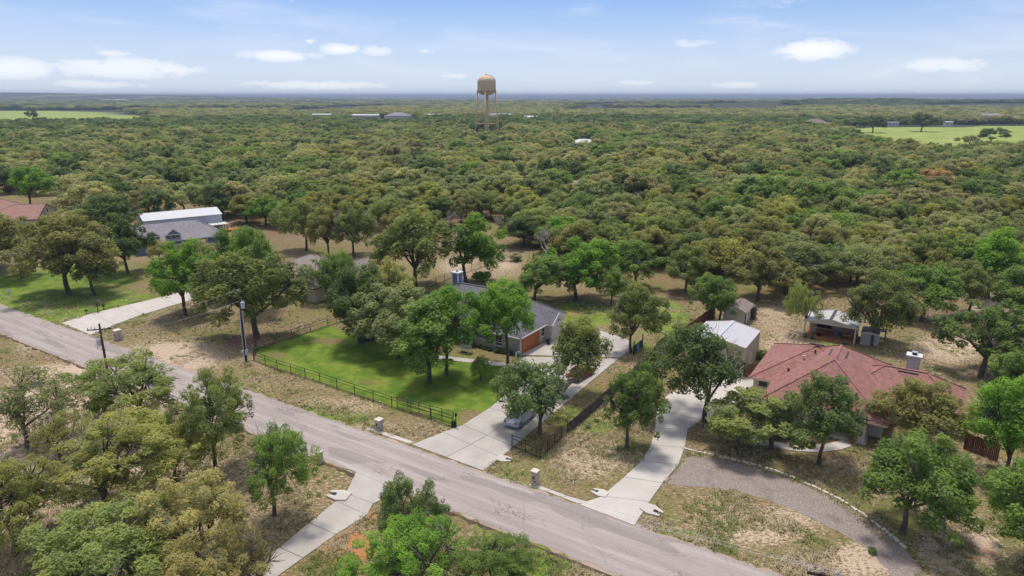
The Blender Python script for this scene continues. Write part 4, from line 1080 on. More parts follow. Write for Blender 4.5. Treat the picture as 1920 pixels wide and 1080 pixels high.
# ------------------------------------------------------------------ building helpers (all in the building's own axes)
def roof_block(parent, x0, x1, y0, y1, ze, pitch, mat, axis='x', lo='hip', hi='hip', th=0.20, name='roof', trim='white_trim', gable_mat=None, caps=True, ov=0.0):
    """pitched roof over a rectangle of eaves; ridge along axis, each end a hip or a gable"""
    sw = (lambda p: p) if axis == 'x' else (lambda p: (p[1], p[0], p[2]))
    if axis == 'y': x0, x1, y0, y1 = y0, y1, x0, x1
    h = (y1 - y0) / 2; ym = (y0 + y1) / 2; zr = ze + h * pitch
    rl = x0 + (h if lo == 'hip' else 0); rh = x1 - (h if hi == 'hip' else 0)
    if rl > rh: rl = rh = (x0 + x1) / 2; zr = ze + (x1 - x0) / 2 * pitch if lo == hi == 'hip' else zr
    V = [(x0, y0, ze), (x1, y0, ze), (x1, y1, ze), (x0, y1, ze), (rl, ym, zr), (rh, ym, zr)]
    V += [(x0, y0, ze - th), (x1, y0, ze - th), (x1, y1, ze - th), (x0, y1, ze - th)]
    faces = [(0, 1, 5, 4), (2, 3, 4, 5), (1, 2, 5), (3, 0, 4)]
    mi = [0, 0, 0 if hi == 'hip' else 2, 0 if lo == 'hip' else 2]
    faces += [(0, 6, 7, 1), (1, 7, 8, 2), (2, 8, 9, 3), (3, 9, 6, 0), (6, 9, 8, 7)]; mi += [1] * 5
    mb = MB(); V = [sw(p) for p in V]
    if axis == 'y': faces = [tuple(reversed(f)) for f in faces]
    for f, k in zip(faces, mi): mb.add([V[i] for i in f], [tuple(range(len(f)))], k)
    r = mb.build(name, [mat, trim, gable_mat or trim], parent)
    if caps:
        ends = [(4, 5)] + ([(0, 4), (3, 4)] if lo == 'hip' else []) + ([(1, 5), (2, 5)] if hi == 'hip' else [])
        for (i, j) in ends:
            a, b_ = Vector(V[i]), Vector(V[j])
            if (a - b_).length < 0.3: continue
            c = MB(); c.bar(a + Vector((0, 0, .015)), b_ + Vector((0, 0, .015)), 0.26, 0.07); c.build('ridge_cap', mat, r)
    if lo == 'gable' or hi == 'gable':
        for e, k in ((x0, lo), (x1, hi)):
            if k != 'gable': continue
            for ys in (y0, y1):
                c = MB(); c.bar(Vector(sw((e, ys, ze - .06))), Vector(sw((e, ym, zr - .06))), 0.10, 0.22); c.build('rake_board', trim, r)
    return r, zr
def window(parent, x, y, z, w, h, face, frame='white_trim', mull=True):
    """face: unit normal in building axes, (0,-1) front, (1,0) right and so on"""
    nx, ny = face; tx, ty = -ny, nx
    f = MB(); t = 0.09; dpt = 0.06
    def bx(mb, a0, a1, z0, z1, d0, d1):
        c = Vector((x + tx * (a0 + a1) / 2 + nx * (d0 + d1) / 2, y + ty * (a0 + a1) / 2 + ny * (d0 + d1) / 2, (z0 + z1) / 2))
        mb.obox(c, ((tx, ty, 0), (nx, ny, 0), (0, 0, 1)), (abs(a1 - a0) / 2, (d1 - d0) / 2, (z1 - z0) / 2))
    bx(f, -w / 2, -w / 2 + t, z, z + h, 0.0, dpt); bx(f, w / 2 - t, w / 2, z, z + h, 0.0, dpt)
    bx(f, -w / 2 + t, w / 2 - t, z, z + t, 0.0, dpt); bx(f, -w / 2 + t, w / 2 - t, z + h - t, z + h, 0.0, dpt)
    if mull: bx(f, -w / 2 + t, w / 2 - t, z + h / 2 - .03, z + h / 2 + .03, 0.0, dpt)
    o = f.build('window', frame, parent)
    g_ = MB(); bx(g_, -w / 2 + t, w / 2 - t, z + t, z + h - t, 0.005, 0.022); g_.build('pane', 'glass', o)
    sl = MB(); bx(sl, -w / 2 - .06, w / 2 + .06, z - .09, z - .005, 0.0, 0.11); sl.build('sill', frame, o)
    return o
def box_part(parent, name, mat, *b6):
    mb = MB(); mb.box(*b6); return mb.build(name, mat, parent)
def pipe(parent, name, mat, pts, r_=0.04, n=6):
    mb = MB(); mb.tube(pts, r_, n); return mb.build(name, mat, parent)

# ------------------------------------------------------------------ the gated house with the grey shingle roof
o1 = G(974, 667)
H1 = thing('house', 'grey shingle-roofed house with an orange wooden garage door and a blue chimney', 'house', (o1.x, o1.y, 0), RA)
box_part(H1, 'wall', 'limestone', -21.4, -0.02, 0.3, 12.6, 0, 2.62)
box_part(H1, 'siding', 'siding_blue', -21.44, -5.2, 0.255, 0.30, 1.25, 2.5)
box_part(H1, 'ledge', 'white_trim', -21.45, -0.6, 0.19, 0.30, 1.15, 1.25)
rf, zr = roof_block(H1, -22.0, 0.42, -0.35, 13.2, 2.72, 0.62, 'shingle_grey')
# front cross gable on the left with blue siding
rg, _ = roof_block(H1, -21.9, -14.6, -1.2, 7.0, 2.80, 0.66, 'shingle_grey', axis='y', lo='gable', hi='hip', name='front_gable_roof', gable_mat='siding_blue')
box_part(H1, 'gable_wall', 'limestone', -21.3, -15.1, -0.8, 0.35, 0, 2.6)
window(H1, -18.3, -1.21, 2.95, 1.1, 1.2, (0, -1)); window(H1, -18.3, -0.81, 0.9, 1.8, 1.4, (0, -1))
rs, _ = roof_block(H1, -13.2, -7.4, -0.9, 6.0, 2.78, 0.60, 'shingle_grey', axis='y', lo='gable', hi='hip', name='porch_gable_roof', gable_mat='siding_blue')
for xx in (-12.9, -7.8): box_part(H1, 'porch_post', 'white_trim', xx, xx + .22, -0.75, -0.53, 0, 2.6)
# bump with its own small gable on the garage side
box_part(H1, 'side_wall', 'limestone', -0.1, 1.2, 7.1, 10.2, 0, 2.62)
rb, _ = roof_block(H1, -4.5, 1.5, 6.75, 10.55, 2.76, 0.75, 'shingle_grey', lo='hip', hi='gable', name='side_gable_roof', gable_mat='limestone', caps=False)
for k in (0, 1): box_part(H1, 'gable_vent', 'dark_trim', 1.5, 1.53, 8.35 + k * .4, 8.5 + k * .4, 3.0, 3.3)
gd = box_part(H1, 'garage_door', 'garage_wood', -0.05, 0.0, 0.62, 5.55, 0.02, 2.2)
for k in range(4):
    for q in range(4): box_part(gd, 'panel', 'garage_wood', 0.0, 0.035, 0.66 + q * 1.222, 0.66 + q * 1.222 + 1.19, 0.05 + k * .535, 0.05 + k * .535 + .505)
box_part(gd, 'handle', 'black_metal', 0.035, 0.08, 2.95, 3.2, 1.05, 1.13)
window(H1, 0.0, 6.45, 0.95, 1.1, 1.35, (1, 0))
window(H1, -3.6, 0.25, 0.7, 1.3, 1.7, (0, -1)); window(H1, -9.8, 0.25, 0.8, 1.5, 1.5, (0, -1)); box_part(H1, 'front_door', 'dark_trim', -11.9, -10.9, 0.2, 0.25, 0.02, 2.1)
box_part(H1, 'utility_box', 'grey_paint', -1.25, -0.75, 0.1, 0.3, 0.6, 1.4)
for yy in (0.12, 5.9): pipe(H1, 'downspout', 'white_trim', [(0.30, yy - .3, 2.55), (0.07, yy - .05, 2.25), (0.07, yy - .05, .1), (.25, yy - .1, .05)], .05)
pipe(H1, 'downspout', 'white_trim', [(1.3, 10.3, 2.5), (1.27, 10.25, 2.2), (1.27, 10.25, .1)], .05)
for a, b_ in (((0.44, -.35, 2.66), (0.44, 6.7, 2.66)), ((-22, -.37, 2.66), (0.4, -.37, 2.66))): pipe(H1, 'gutter', 'white_trim', [a, b_], .07)
ch = box_part(H1, 'chimney', 'siding_blue', -16.3, -15.2, 6.3, 7.3, 4.5, 8.3)
for (cx_, cy_) in ((-16.3, 6.3), (-15.2, 6.3), (-16.3, 7.3), (-15.2, 7.3)): box_part(ch, 'corner_board', 'white_trim', cx_ - .1, cx_ + .1, cy_ - .1, cy_ + .1, 4.5, 8.3)
box_part(ch, 'cap', 'white_trim', -16.5, -15.0, 6.12, 7.48, 8.3, 8.5)
pipe(ch, 'flue', 'galv', [(-15.75, 6.8, 8.5), (-15.75, 6.8, 8.8)], .16, 10); pipe(ch, 'flue_cap', 'galv', [(-15.75, 6.8, 8.82), (-15.75, 6.8, 8.9)], .3, 10)
c = MB(); c.bar((-4.2, 4.1, 5.15), (-2.3, 4.1, 5.15), .3, .12); c.build('ridge_vent', 'dark_trim', H1)
# things standing round the garage
def ac_unit(loc, rot, label, mat='grey_paint'):
    t = thing('air_conditioner', label, 'air conditioner', loc, rot)
    box_part(t, 'pad', 'concrete', -.55, .55, -.55, .55, 0, .08)
    mb = MB(); mb.box(-.42, .42, -.42, .42, .08, .95); mb.build('housing', mat, t)
    for s_ in range(7):
        z = .16 + s_ * .105
        mb = MB(); mb.box(-.435, .435, -.435, .435, z, z + .04); mb.build('grille_band', 'dark_trim', t)
    mb = MB(); mb.lathe([(.36, .95), (.34, .99), (.1, 1.0)], 14); mb.build('fan_cover', 'black_metal', t)
    return t
p = G(1062, 632); ac_unit((p.x, p.y, .05), RA, 'grey air conditioner unit at the stone gable beside the oval pad')
def bin_(loc, label):
    t = thing('trash_bin', label, 'bin', loc, RA)
    mb = MB(); mb.lathe([(.25, .06), (.33, .95)], 12); mb.build('body', 'black_plastic', t)
    mb = MB(); mb.lathe([(.36, .95), (.36, 1.0), (.2, 1.07), (.05, 1.09)], 12); mb.build('lid', 'black_plastic', t)
    for s_ in (-1, 1): mb = MB(); mb.tube([(s_ * .2, .28, .1), (s_ * .28, .28, .1)], .1, 8); mb.build('wheel', 'rubber', t)
p = G(1028, 646); bin_((p.x, p.y, .05), 'black wheeled trash bin against the stone wall by the garage window')
t = thing('hose_reel', 'round hose reel at the corner of the house by the garage door', 'hose reel', tuple(G(971, 672)), RA)
for yy in (-.2, .2): mb = MB(); mb.tube([(-.02, yy, .55), (.02, yy, .55)], .5, 16); mb.build('side_disc', 'pale_grey', t)
mb = MB(); mb.tube([(0, -.2, .55), (0, .2, .55)], .36, 14); mb.build('hose_coil', 'green_plastic', t)
mb = MB(); mb.bar((-.3, 0, .05), (.3, 0, .05), .5, .06); mb.bar((0, 0, .05), (0, 0, .5), .08); mb.build('stand', 'black_metal', t)

# ------------------------------------------------------------------ the red-roofed house
H2 = thing('house', 'large cream stone house with a sprawling red shingle hip roof', 'house', (0, 0, 0), RA)
for (x0, x1, y0, y1) in ((-16.1, -7, 79.1, 91.7), (-13.5, -8.2, 73.7, 90), (-8.4, -2.0, 76.2, 90.5), (-4, 4.7, 81.0, 87.8)): box_part(H2, 'wall', 'cream_stone', x0, x1, y0, y1, 0, 2.65)
roof_block(H2, -16.6, -4.0, 78.6, 92.2, 2.80, 0.50, 'shingle_red', name='garage_wing_roof', trim='cream_paint')
roof_block(H2, -14.0, -1.5, 73.2, 91.0, 2.815, 0.615, 'shingle_red', axis='y', name='main_roof', trim='cream_paint')
roof_block(H2, -8.6, -3.1, 73.45, 84.0, 3.15, 0.66, 'shingle_red', axis='y', name='entrance_roof', trim='cream_paint')
roof_block(H2, -7.0, 5.2, 80.4, 88.4, 2.79, 0.62, 'shingle_red', name='end_roof', trim='cream_paint')
for xx in (-8.2, -4.35): box_part(H2, 'column', 'cream_stone', xx, xx + .95, 73.9, 74.8, 0.0, 3.0)
box_part(H2, 'porch_floor', 'concrete_white', -8.6, -3.2, 73.5, 76.2, 0, .14)
box_part(H2, 'front_door', 'dark_trim', -6.6, -5.2, 76.12, 76.2, .14, 2.6)
window(H2, -15.0, 79.1, 1.9, .9, .6, (0, -1), 'dark_trim', False); window(H2, -11.6, 73.7, 0.7, 1.9, 1.5, (0, -1)); window(H2, -0.3, 81.0, 0.7, 1.6, 1.5, (0, -1)); window(H2, 2.7, 81.0, 0.7, 1.6, 1.5, (0, -1))
pipe(H2, 'gutter', 'galv', [(-8.6, 73.4, 3.08), (-3.1, 73.4, 3.08)], .08); pipe(H2, 'gutter', 'galv', [(-3.05, 73.4, 3.08), (-3.05, 75.2, 3.08)], .08)
ch = box_part(H2, 'chimney', 'lap_white', -0.95, 0.35, 86.0, 87.0, 3.2, 6.3)
for k in range(8): box_part(ch, 'siding_board', 'lap_white', -.965, .365, 85.985, 87.015, 4.2 + k * .26, 4.2 + k * .26 + .23)
box_part(ch, 'cap', 'white_trim', -1.1, .5, 85.85, 87.15, 6.3, 6.45); pipe(ch, 'flue', 'black_metal', [(-.3, 86.5, 6.45), (-.3, 86.5, 6.7)], .26, 10); pipe(ch, 'flue_cap', 'galv', [(-.3, 86.5, 6.72), (-.3, 86.5, 6.8)], .34, 10)
for (a, b_) in (((-6.9, 82.0, 6.16), (-6.9, 84.2, 6.16)), ((-8.6, 82.0, 6.16), (-8.6, 84.2, 6.16)), ((-11.3, 85.1, 6.08), (-9.6, 85.1, 6.08)), ((-1.6, 84.0, 5.06), (.4, 84.0, 5.06))):
    c = MB(); c.bar(a, b_, .2, .12); c.build('ridge_vent', 'dark_trim', H2)
for (x, y, z) in ((-11.4, 82.8, 4.85), (-10.4, 84.0, 5.4), (-12.6, 80.6, 3.75)):
    pipe(H2, 'roof_vent', 'cream_paint' if x > -11.5 and x < -11 else 'dark_trim', [(x, y, z), (x, y, z + .35)], .12, 8)
p = G(1404, 743); ac_unit((p.x, p.y, .05), RA, 'dark air conditioner unit at the corner of the red-roofed house', 'black_plastic')
t = thing('flower_pot', 'terracotta flower pot at the foot of the entrance column', 'flower pot', tuple(G(1597, 832)), 0)
mb = MB(); mb.lathe([(.18, 0.05), (.30, .38), (.34, .38), (.34, .45)], 12); mb.build('pot', 'terracotta', t)
mb = MB()
for k in range(40):
    a = rng.uniform(0, 6.28); e = rng.uniform(.3, 1.2); q = Vector((math.cos(a) * math.cos(e), math.sin(a) * math.cos(e), math.sin(e))) * rng.uniform(.2, .5) + Vector((0, 0, .42))
    mb.obox(q, ((1, .2, .1), (0, 1, .3), (0, 0, 1)), (.09, .05, .004))
mb.build('leaves', 'island_grass', t)
mb = MB()
for i in range(13):
    for j in range(9):
        pass
cov = thing('covered_grill', 'dark tarp-covered heap behind the ridge by the white chimney', 'tarp', tuple(SN(-2.2, 89.8)), RA)
mb = MB(); prof = []
nx_, ny_ = 14, 8
vs = []
for j in range(ny_ + 1):
    for i in range(nx_ + 1):
        x = i / nx_; y = j / ny_
        h = min(1, 4 * min(x, 1 - x)) ** .5 * min(1, 4 * min(y, 1 - y)) ** .5
        vs.append((x * 3.8 - 1.9, y * 2.2 - 1.1, h * (3.0 + .7 * math.sin(7 * x) + .4 * math.sin(13 * x + 2))))
fs = [(j * (nx_ + 1) + i, j * (nx_ + 1) + i + 1, (j + 1) * (nx_ + 1) + i + 1, (j + 1) * (nx_ + 1) + i) for j in range(ny_) for i in range(nx_)]
mb.add(vs, fs); mb.build('cover', 'tarp', cov)

# ------------------------------------------------------------------ tan metal building, sheds, pavilion
MBD = thing('metal_building', 'tan steel workshop building with a white ribbed roof', 'building', (0, 0, 0), RA)
box_part(MBD, 'wall', 'metal_tan', -26.0, -18.75, 84.95, 92.6, 0, 3.95)
roof_block(MBD, -26.15, -18.6, 84.75, 92.75, 4.02, 0.20, 'metal_white_y', axis='y', lo='gable', hi='gable', gable_mat='metal_tan', trim='stucco', caps=False, th=.12)
c = MB(); c.bar((-22.37, 84.75, 4.80), (-22.37, 92.75, 4.80), .5, .06); c.build('ridge_cap', 'pale_grey', MBD)
box_part(MBD, 'door', 'white_trim', -18.75, -18.69, 88.2, 89.15, .02, 2.1); box_part(MBD, 'roll_up_door', 'cream_paint', -24.4, -20.6, 84.88, 84.95, .02, 3.0)
for (x, y) in ((-18.74, 84.94), (-26.0, 84.94), (-18.74, 92.6)): box_part(MBD, 'corner_trim', 'stucco', x - .08, x + .08, y - .08, y + .08, 0, 3.9)
SH = thing('garden_shed', 'little cream shed with a brown shingle roof beyond the tan workshop', 'shed', (0, 0, 0), RA)
box_part(SH, 'wall', 'cream_paint', -27.1, -23.8, 105.6, 109.4, 0, 2.3)
roof_block(SH, -27.4, -23.5, 105.3, 110.2, 2.36, .42, 'shingle_brown', axis='y', lo='gable', hi='gable', gable_mat='cream_paint', trim='cream_paint')
box_part(SH, 'door', 'white_trim', -23.8, -23.74, 106.4, 107.6, .05, 2.0)
for y in (105.7, 106.25, 107.75): box_part(SH, 'trim_board', 'dark_trim', -23.79, -23.72, y, y + .1, 0, 2.25)
box_part(SH, 'lean_to', 'dark_trim', -25.5, -23.2, 109.6, 111.0, 0, 2.1)
PV = thing('pavilion', 'open-fronted pavilion with a worn white metal roof and orange deck', 'pavilion', (0, 0, 0), RA)
roof_block(PV, -15.2, -7.8, 105.3, 110.6, 2.62, .22, 'metal_white_y', axis='y', lo='gable', hi='gable', gable_mat='stucco', caps=False, th=.14, trim='cream_paint')
c = MB(); c.bar((-11.5, 105.25, 3.45), (-11.5, 110.6, 3.45), .4, .06); c.build('ridge_cap', 'dark_trim', PV)
for (x, y) in ((-14.9, 105.6), (-8.1, 105.6), (-14.9, 110.2), (-8.1, 110.2), (-11.5, 110.2)): box_part(PV, 'post', 'white_trim', x - .08, x + .08, y - .08, y + .08, 0, 2.5)
dk = box_part(PV, 'deck', 'deck', -15.0, -8.0, 105.3, 110.3, 0.0, 0.16)
for k in range(12): box_part(dk, 'board', 'deck', -14.98, -8.02, 105.31 + k * .415, 105.31 + k * .415 + .395, .163, .185)
box_part(PV, 'back_wall', 'stucco', -14.8, -8.2, 110.1, 110.2, .16, 2.5); box_part(PV, 'dark_opening', 'black_plastic', -13.9, -11.8, 109.98, 110.07, .5, 2.2)  # black panel paints the dark of the opening in the back wall
def chair(loc, rot, label, mat, parts='galv'):
    t = thing('patio_chair', label, 'chair', loc, rot)
    box_part(t, 'seat', mat, -.28, .28, -.28, .28, .40, .46); box_part(t, 'backrest', mat, -.28, .28, .24, .30, .46, 1.0)
    for (x, y) in ((-.25, -.25), (.25, -.25), (-.25, .25), (.25, .25)): box_part(t, 'leg', parts, x - .02, x + .02, y - .02, y + .02, 0, .40)
chair(tuple(SN(-10.6, 107.4, .19)), RA + .6, 'blue chair in the middle of the pavilion deck', 'blue_cloth')
chair(tuple(SN(-14.0, 107.1, .19)), RA - .5, 'dark grey chair at the left end of the pavilion deck', 'grey_paint')
t = thing('fire_pit', 'round black fire pit on the pavilion deck', 'fire pit', tuple(SN(-13.0, 106.6, .19)), 0)
mb = MB(); mb.lathe([(.25, 0.1), (.45, .35), (.48, .38), (.40, .38), (.36, .30)], 16); mb.build('bowl', 'black_metal', t)
for k in range(3): mb = MB(); a = k * 2.09; mb.bar((.3 * math.cos(a), .3 * math.sin(a), 0), (.25 * math.cos(a), .25 * math.sin(a), .2), .05); mb.build('leg', 'black_metal', t)
t = thing('patio_table', 'brown table at the right side of the pavilion deck', 'table', tuple(SN(-9.2, 107.0, .19)), RA)
box_part(t, 'tabletop', 'raw_lumber', -.7, .7, -.4, .4, .68, .74)
for (x, y) in ((-.6, -.32), (.6, -.32), (-.6, .32), (.6, .32)): box_part(t, 'leg', 'pole_wood', x - .04, x + .04, y - .04, y + .04, 0, .68)
for (q, lb) in ((SN(-14.7, 105.1, 0), 'teal pot at the left front corner of the pavilion'), (SN(-13.7, 105.05, 0), 'teal pot on the grass before the pavilion deck'), (SN(-9.3, 105.05, 0), 'teal pot at the right front of the pavilion deck')):
    t = thing('flower_pot', lb, 'flower pot', tuple(q), 0); mb = MB(); mb.lathe([(.14, 0), (.24, .34), (.27, .34), (.27, .4)], 10); mb.build('pot', 'green_plastic', t)
    mb = MB()
    for k in range(26):
        a = rng.uniform(0, 6.28); e = rng.uniform(.3, 1.2); mb.obox(Vector((math.cos(a) * math.cos(e), math.sin(a) * math.cos(e), math.sin(e) + .8)) * .38, ((1, .2, .1), (0, 1, .3), (0, 0, 1)), (.08, .05, .004))
    mb.build('leaves', 'island_grass', t)
S2 = thing('garden_shed', 'small pale grey shed with a dark roof right of the pavilion', 'shed', (0, 0, 0), RA)
box_part(S2, 'wall', 'lap_white', -7.4, -5.2, 106.6, 109.6, 0, 1.75)
roof_block(S2, -7.5, -5.1, 106.5, 109.7, 1.80, .15, 'dark_trim', axis='y', lo='gable', hi='gable', gable_mat='lap_white', caps=False, th=.1)
for y in (106.9, 108.1): box_part(S2, 'door', 'white_trim', -5.2, -5.13, y, y + 1.05, .06, 1.6)
t = thing('play_tower', 'yellow and green play tower behind the small grey shed', 'play tower', tuple(G(1651, 633)), RA)
for (x, y) in ((-.6, -.6), (.6, -.6), (-.6, .6), (.6, .6)): box_part(t, 'post', 'green_plastic', x - .06, x + .06, y - .06, y + .06, 0, 2.1)
box_part(t, 'platform', 'green_plastic', -.65, .65, -.65, .65, 1.1, 1.2)
roof_block(t, -.8, .8, -.8, .8, 2.1, .9, 'yellow_plastic', lo='hip', hi='hip', caps=False, trim='yellow_plastic', th=.08)
t = thing('wooden_frame', 'leaning raw timber frame behind the red roof', 'frame', tuple(G(1492, 652)), RA + .8)
for a, b_ in (((-1.6, 0, 0), (.3, 0, 1.9)), ((.3, 0, 0), (.3, 0, 1.9)), ((-1.6, .9, 0), (.3, .9, 1.9)), ((.3, .9, 0), (.3, .9, 1.9)), ((.3, 0, 1.85), (.3, .9, 1.85)), ((-1.0, 0, .6), (-1.0, .9, .6))):
    mb = MB(); mb.bar(a, b_, .1, .1); mb.build('timber', 'raw_lumber', t)

# ------------------------------------------------------------------ houses further off
def house_at(label, ox, oy, rot, name='house'): return thing(name, label, 'house', (ox, oy, 0), rot)
H3 = house_at('brown-roofed pale brick house half hidden by trees beyond the big roadside oak', 0, 0, RA)
box_part(H3, 'wall', 'cream_stone', -108, -91.2, 80.0, 94, 0, 2.6); box_part(H3, 'wing_wall', 'cream_stone', -95, -90.4, 78.2, 92, 0, 2.6)
roof_block(H3, -108.6, -91.5, 79.4, 94.6, 2.72, .40, 'shingle_tan'); roof_block(H3, -97.0, -89.9, 77.6, 94.9, 2.735, .55, 'shingle_tan', axis='y', lo='hip', hi='gable', gable_mat='cream_stone', trim='dark_trim')
window(H3, -90.4, 81.0, .7, 1.2, 1.5, (1, 0)); window(H3, -93, 78.2, .7, 1.4, 1.5, (0, -1)); window(H3, -102, 80.0, .7, 1.4, 1.5, (0, -1))
D5 = math.atan2(0.593, 0.805)
B5 = thing('barn', 'long pale blue-grey steel barn with a bright white roof on the left', 'building', (-92.6, 169.4, 0), D5)
box_part(B5, 'wall', 'metal_blue', 0.1, 18.8, 0.1, 10.9, 0, 4.5)
roof_block(B5, 0, 18.95, 0, 11, 4.6, .22, 'metal_white', lo='gable', hi='gable', gable_mat='metal_blue', caps=False, th=.12)
box_part(B5, 'door', 'white_trim', 12.3, 13.4, .03, .1, .05, 2.2); window(B5, 10.9, .1, 1.2, 1.0, 1.0, (0, -1)); window(B5, 9.6, .1, 1.2, .8, 1.0, (0, -1)); window(B5, 17.4, .1, 1.8, .9, .9, (0, -1)); box_part(B5, 'door', 'dark_trim', 14.0, 14.9, .03, .1, .05, 2.1)
c = MB(); c.box(11.2, 11.7, .03, .1, 3.2, 3.5); c.build('vent', 'dark_trim', B5)
e5 = Vector((-68.5, 161.9, 0)); ux = Vector((math.cos(D5), math.sin(D5), 0))
q5 = e5 - ux * 20
H5 = house_at('blue-grey house with a pale grey roof and dormers in front of the barn', q5.x, q5.y, D5)
box_part(H5, 'wall', 'siding_blue', .5, 19.5, .5, 11, 0, 2.6); roof_block(H5, 0, 20, 0, 11.5, 2.7, .62, 'shingle_pale', lo='gable', hi='hip', gable_mat='siding_blue', trim='pale_grey')
for xx in (2.2, 6.6):
    roof_block(H5, xx, xx + 3.2, .4, 6.5, 4.1, .8, 'shingle_pale', axis='y', lo='gable', hi='hip', name='dormer_roof', gable_mat='siding_blue', caps=False, trim='white_trim')
    box_part(H5, 'dormer', 'siding_blue', xx + .3, xx + 2.9, .8, 4, 2.8, 4.05); window(H5, xx + 1.6, .8, 3.0, 1.0, .95, (0, -1))
PG = thing('pergola', 'small white-topped pergola on dark posts beside the barn', 'pergola', tuple(G(411, 436)), D5)
for (x, y) in ((-1.8, -1.4), (1.8, -1.4), (-1.8, 1.4), (1.8, 1.4)): box_part(PG, 'post', 'dark_trim', x - .08, x + .08, y - .08, y + .08, 0, 2.3)
box_part(PG, 'canopy', 'white_trim', -2.2, 2.2, -1.8, 1.8, 2.3, 2.42)
for k in range(5): box_part(PG, 'rafter', 'white_trim', -2.1 + k * 1.0, -2.0 + k * 1.0, -1.95, 1.95, 2.42, 2.52)
t = thing('deck', 'red-brown raised deck with railing by the pergola', 'deck', tuple(G(432, 432)), D5)
box_part(t, 'floor', 'deck', -2.6, 2.6, -1.8, 1.8, .3, .42)
for k in range(7): box_part(t, 'post', 'red_fence', -2.6 + k * .83, -2.52 + k * .83, 1.7, 1.8, .42, 1.5)
box_part(t, 'rail', 'red_fence', -2.6, 2.6, 1.68, 1.82, 1.5, 1.6); box_part(t, 'skirt', 'red_fence', -2.6, 2.6, -1.78, -1.7, 0, .3)
d4v = Vector((-.25, .97, 0)); D4 = math.atan2(d4v.y, d4v.x) - math.pi / 2
q4 = Vector((-128.7, 183.3, 0))
H4 = house_at('pale stucco house with a reddish-brown roof at the left edge', q4.x, q4.y, D4)
box_part(H4, 'wall', 'stucco', -15, -.5, .5, 14.5, 0, 2.6); roof_block(H4, -15.5, 0, 0, 15, 2.7, .42, 'shingle_terracotta', lo='hip', hi='gable', gable_mat='stucco', trim='dark_trim')
roof_block(H4, -22, -9, 4, 24, 2.75, .55, 'shingle_terracotta', axis='y', lo='hip', hi='hip', name='rear_wing_roof', trim='dark_trim'); box_part(H4, 'rear_wall', 'stucco', -21.5, -9.5, 4.5, 23.5, 0, 2.6)
box_part(H4, 'gable_vent', 'dark_trim', 0.0, .04, 7.2, 7.8, 3.6, 4.6); window(H4, -5, .5, .8, 1.5, 1.3, (0, -1))
# roofs glimpsed through the wood and beyond it: label, base pixel, length, depth, eave, pitch, materials, turn
FAR = [('white metal hip-roofed house in the middle of the wood right of the tower', 1092, 279, 22, 16, 3.4, .34, 'metal_white', 'cream_paint', -.2, 'hip'),
       ('small white-roofed building in the wood on the left behind the barn', 262, 362, 7, 5, 3.0, .2, 'metal_white', 'cream_paint', .5, 'gable'),
       ('white-roofed building in the wood below the tower', 992, 330, 9, 6, 4.2, .3, 'metal_white', 'cream_paint', -.4, 'gable'),
       ('tan-roofed house among the trees above the round pool', 1062, 368, 13, 9, 3.6, .4, 'shingle_tan', 'stucco', -.5, 'hip'),
       ('low school building with a pale roof, leftmost beyond the wood', 685, 229, 36, 22, 9, .12, 'metal_white', 'stucco', .05, 'gable'),
       ('school building with a white hip roof beyond the wood', 744, 230, 34, 26, 9, .32, 'shingle_pale', 'cream_paint', 0, 'hip'),
       ('small white-roofed building beyond the wood left of the tower', 812, 228, 22, 12, 9, .2, 'metal_white', 'cream_paint', 0, 'gable'),
       ('grey-roofed house behind the legs of the water tower', 940, 228, 44, 22, 8.5, .25, 'shingle_pale', 'stucco', .1, 'hip'),
       ('pale low building in the line of trees left of the school', 603, 229, 26, 14, 10, .15, 'metal_white', 'stucco', .1, 'gable'),
       ('grey-brown hip-roofed house at the left end of the far pasture', 1538, 243, 30, 22, 5, .55, 'shingle_brown', 'stucco', .2, 'hip'),
       ('white two-storey house at the right end of the far pasture', 1858, 231, 22, 14, 10, .35, 'shingle_pale', 'cream_paint', -.1, 'gable'),
       ('long white barn behind the far pasture', 1672, 236, 18, 8, 4, .2, 'shingle_pale', 'cream_paint', 0, 'gable'),
       ('little white shed at the edge of the far pasture', 1780, 237, 9, 7, 5, .2, 'metal_white', 'cream_paint', 0, 'gable'),
       ('white-roofed building at the right edge of the wood', 1898, 338, 9, 6, 6, .25, 'metal_white', 'cream_paint', -.3, 'gable'),
       ('orange-roofed little house in the wood right of the middle', 1243, 335, 5, 4, 5.5, .4, 'shingle_terracotta', 'stucco', .2, 'gable'),
       ('small pale building in the wood nearest below the tower', 842, 306, 6, 5, 6, .2, 'metal_white', 'cream_paint', 0, 'gable'),
       ('pale-roofed building behind the tower base on the right', 995, 234, 16, 12, 9, .3, 'metal_white', 'stucco', 0, 'gable')]
for (lb, u_, v_, ln, dp, ev, pt, rm, wm_, tn, en) in FAR:
    p = G(u_, v_); t = thing('far_building', lb, 'building', (p.x, p.y, 0), tn)
    box_part(t, 'wall', wm_, -ln / 2 + .4, ln / 2 - .4, .4, dp - .4, 0, ev - .1)
    roof_block(t, -ln / 2, ln / 2, 0, dp, ev, pt, rm, lo=en, hi=en, gable_mat=wm_, caps=False, th=.25)
    n_w = max(1, int(ln / 4))
    for k in range(n_w): window(t, -ln / 2 + (k + .5) * ln / n_w, .4, ev * .45, min(1.6, ln / n_w * .5), min(1.5, ev * .35), (0, -1), mull=False)

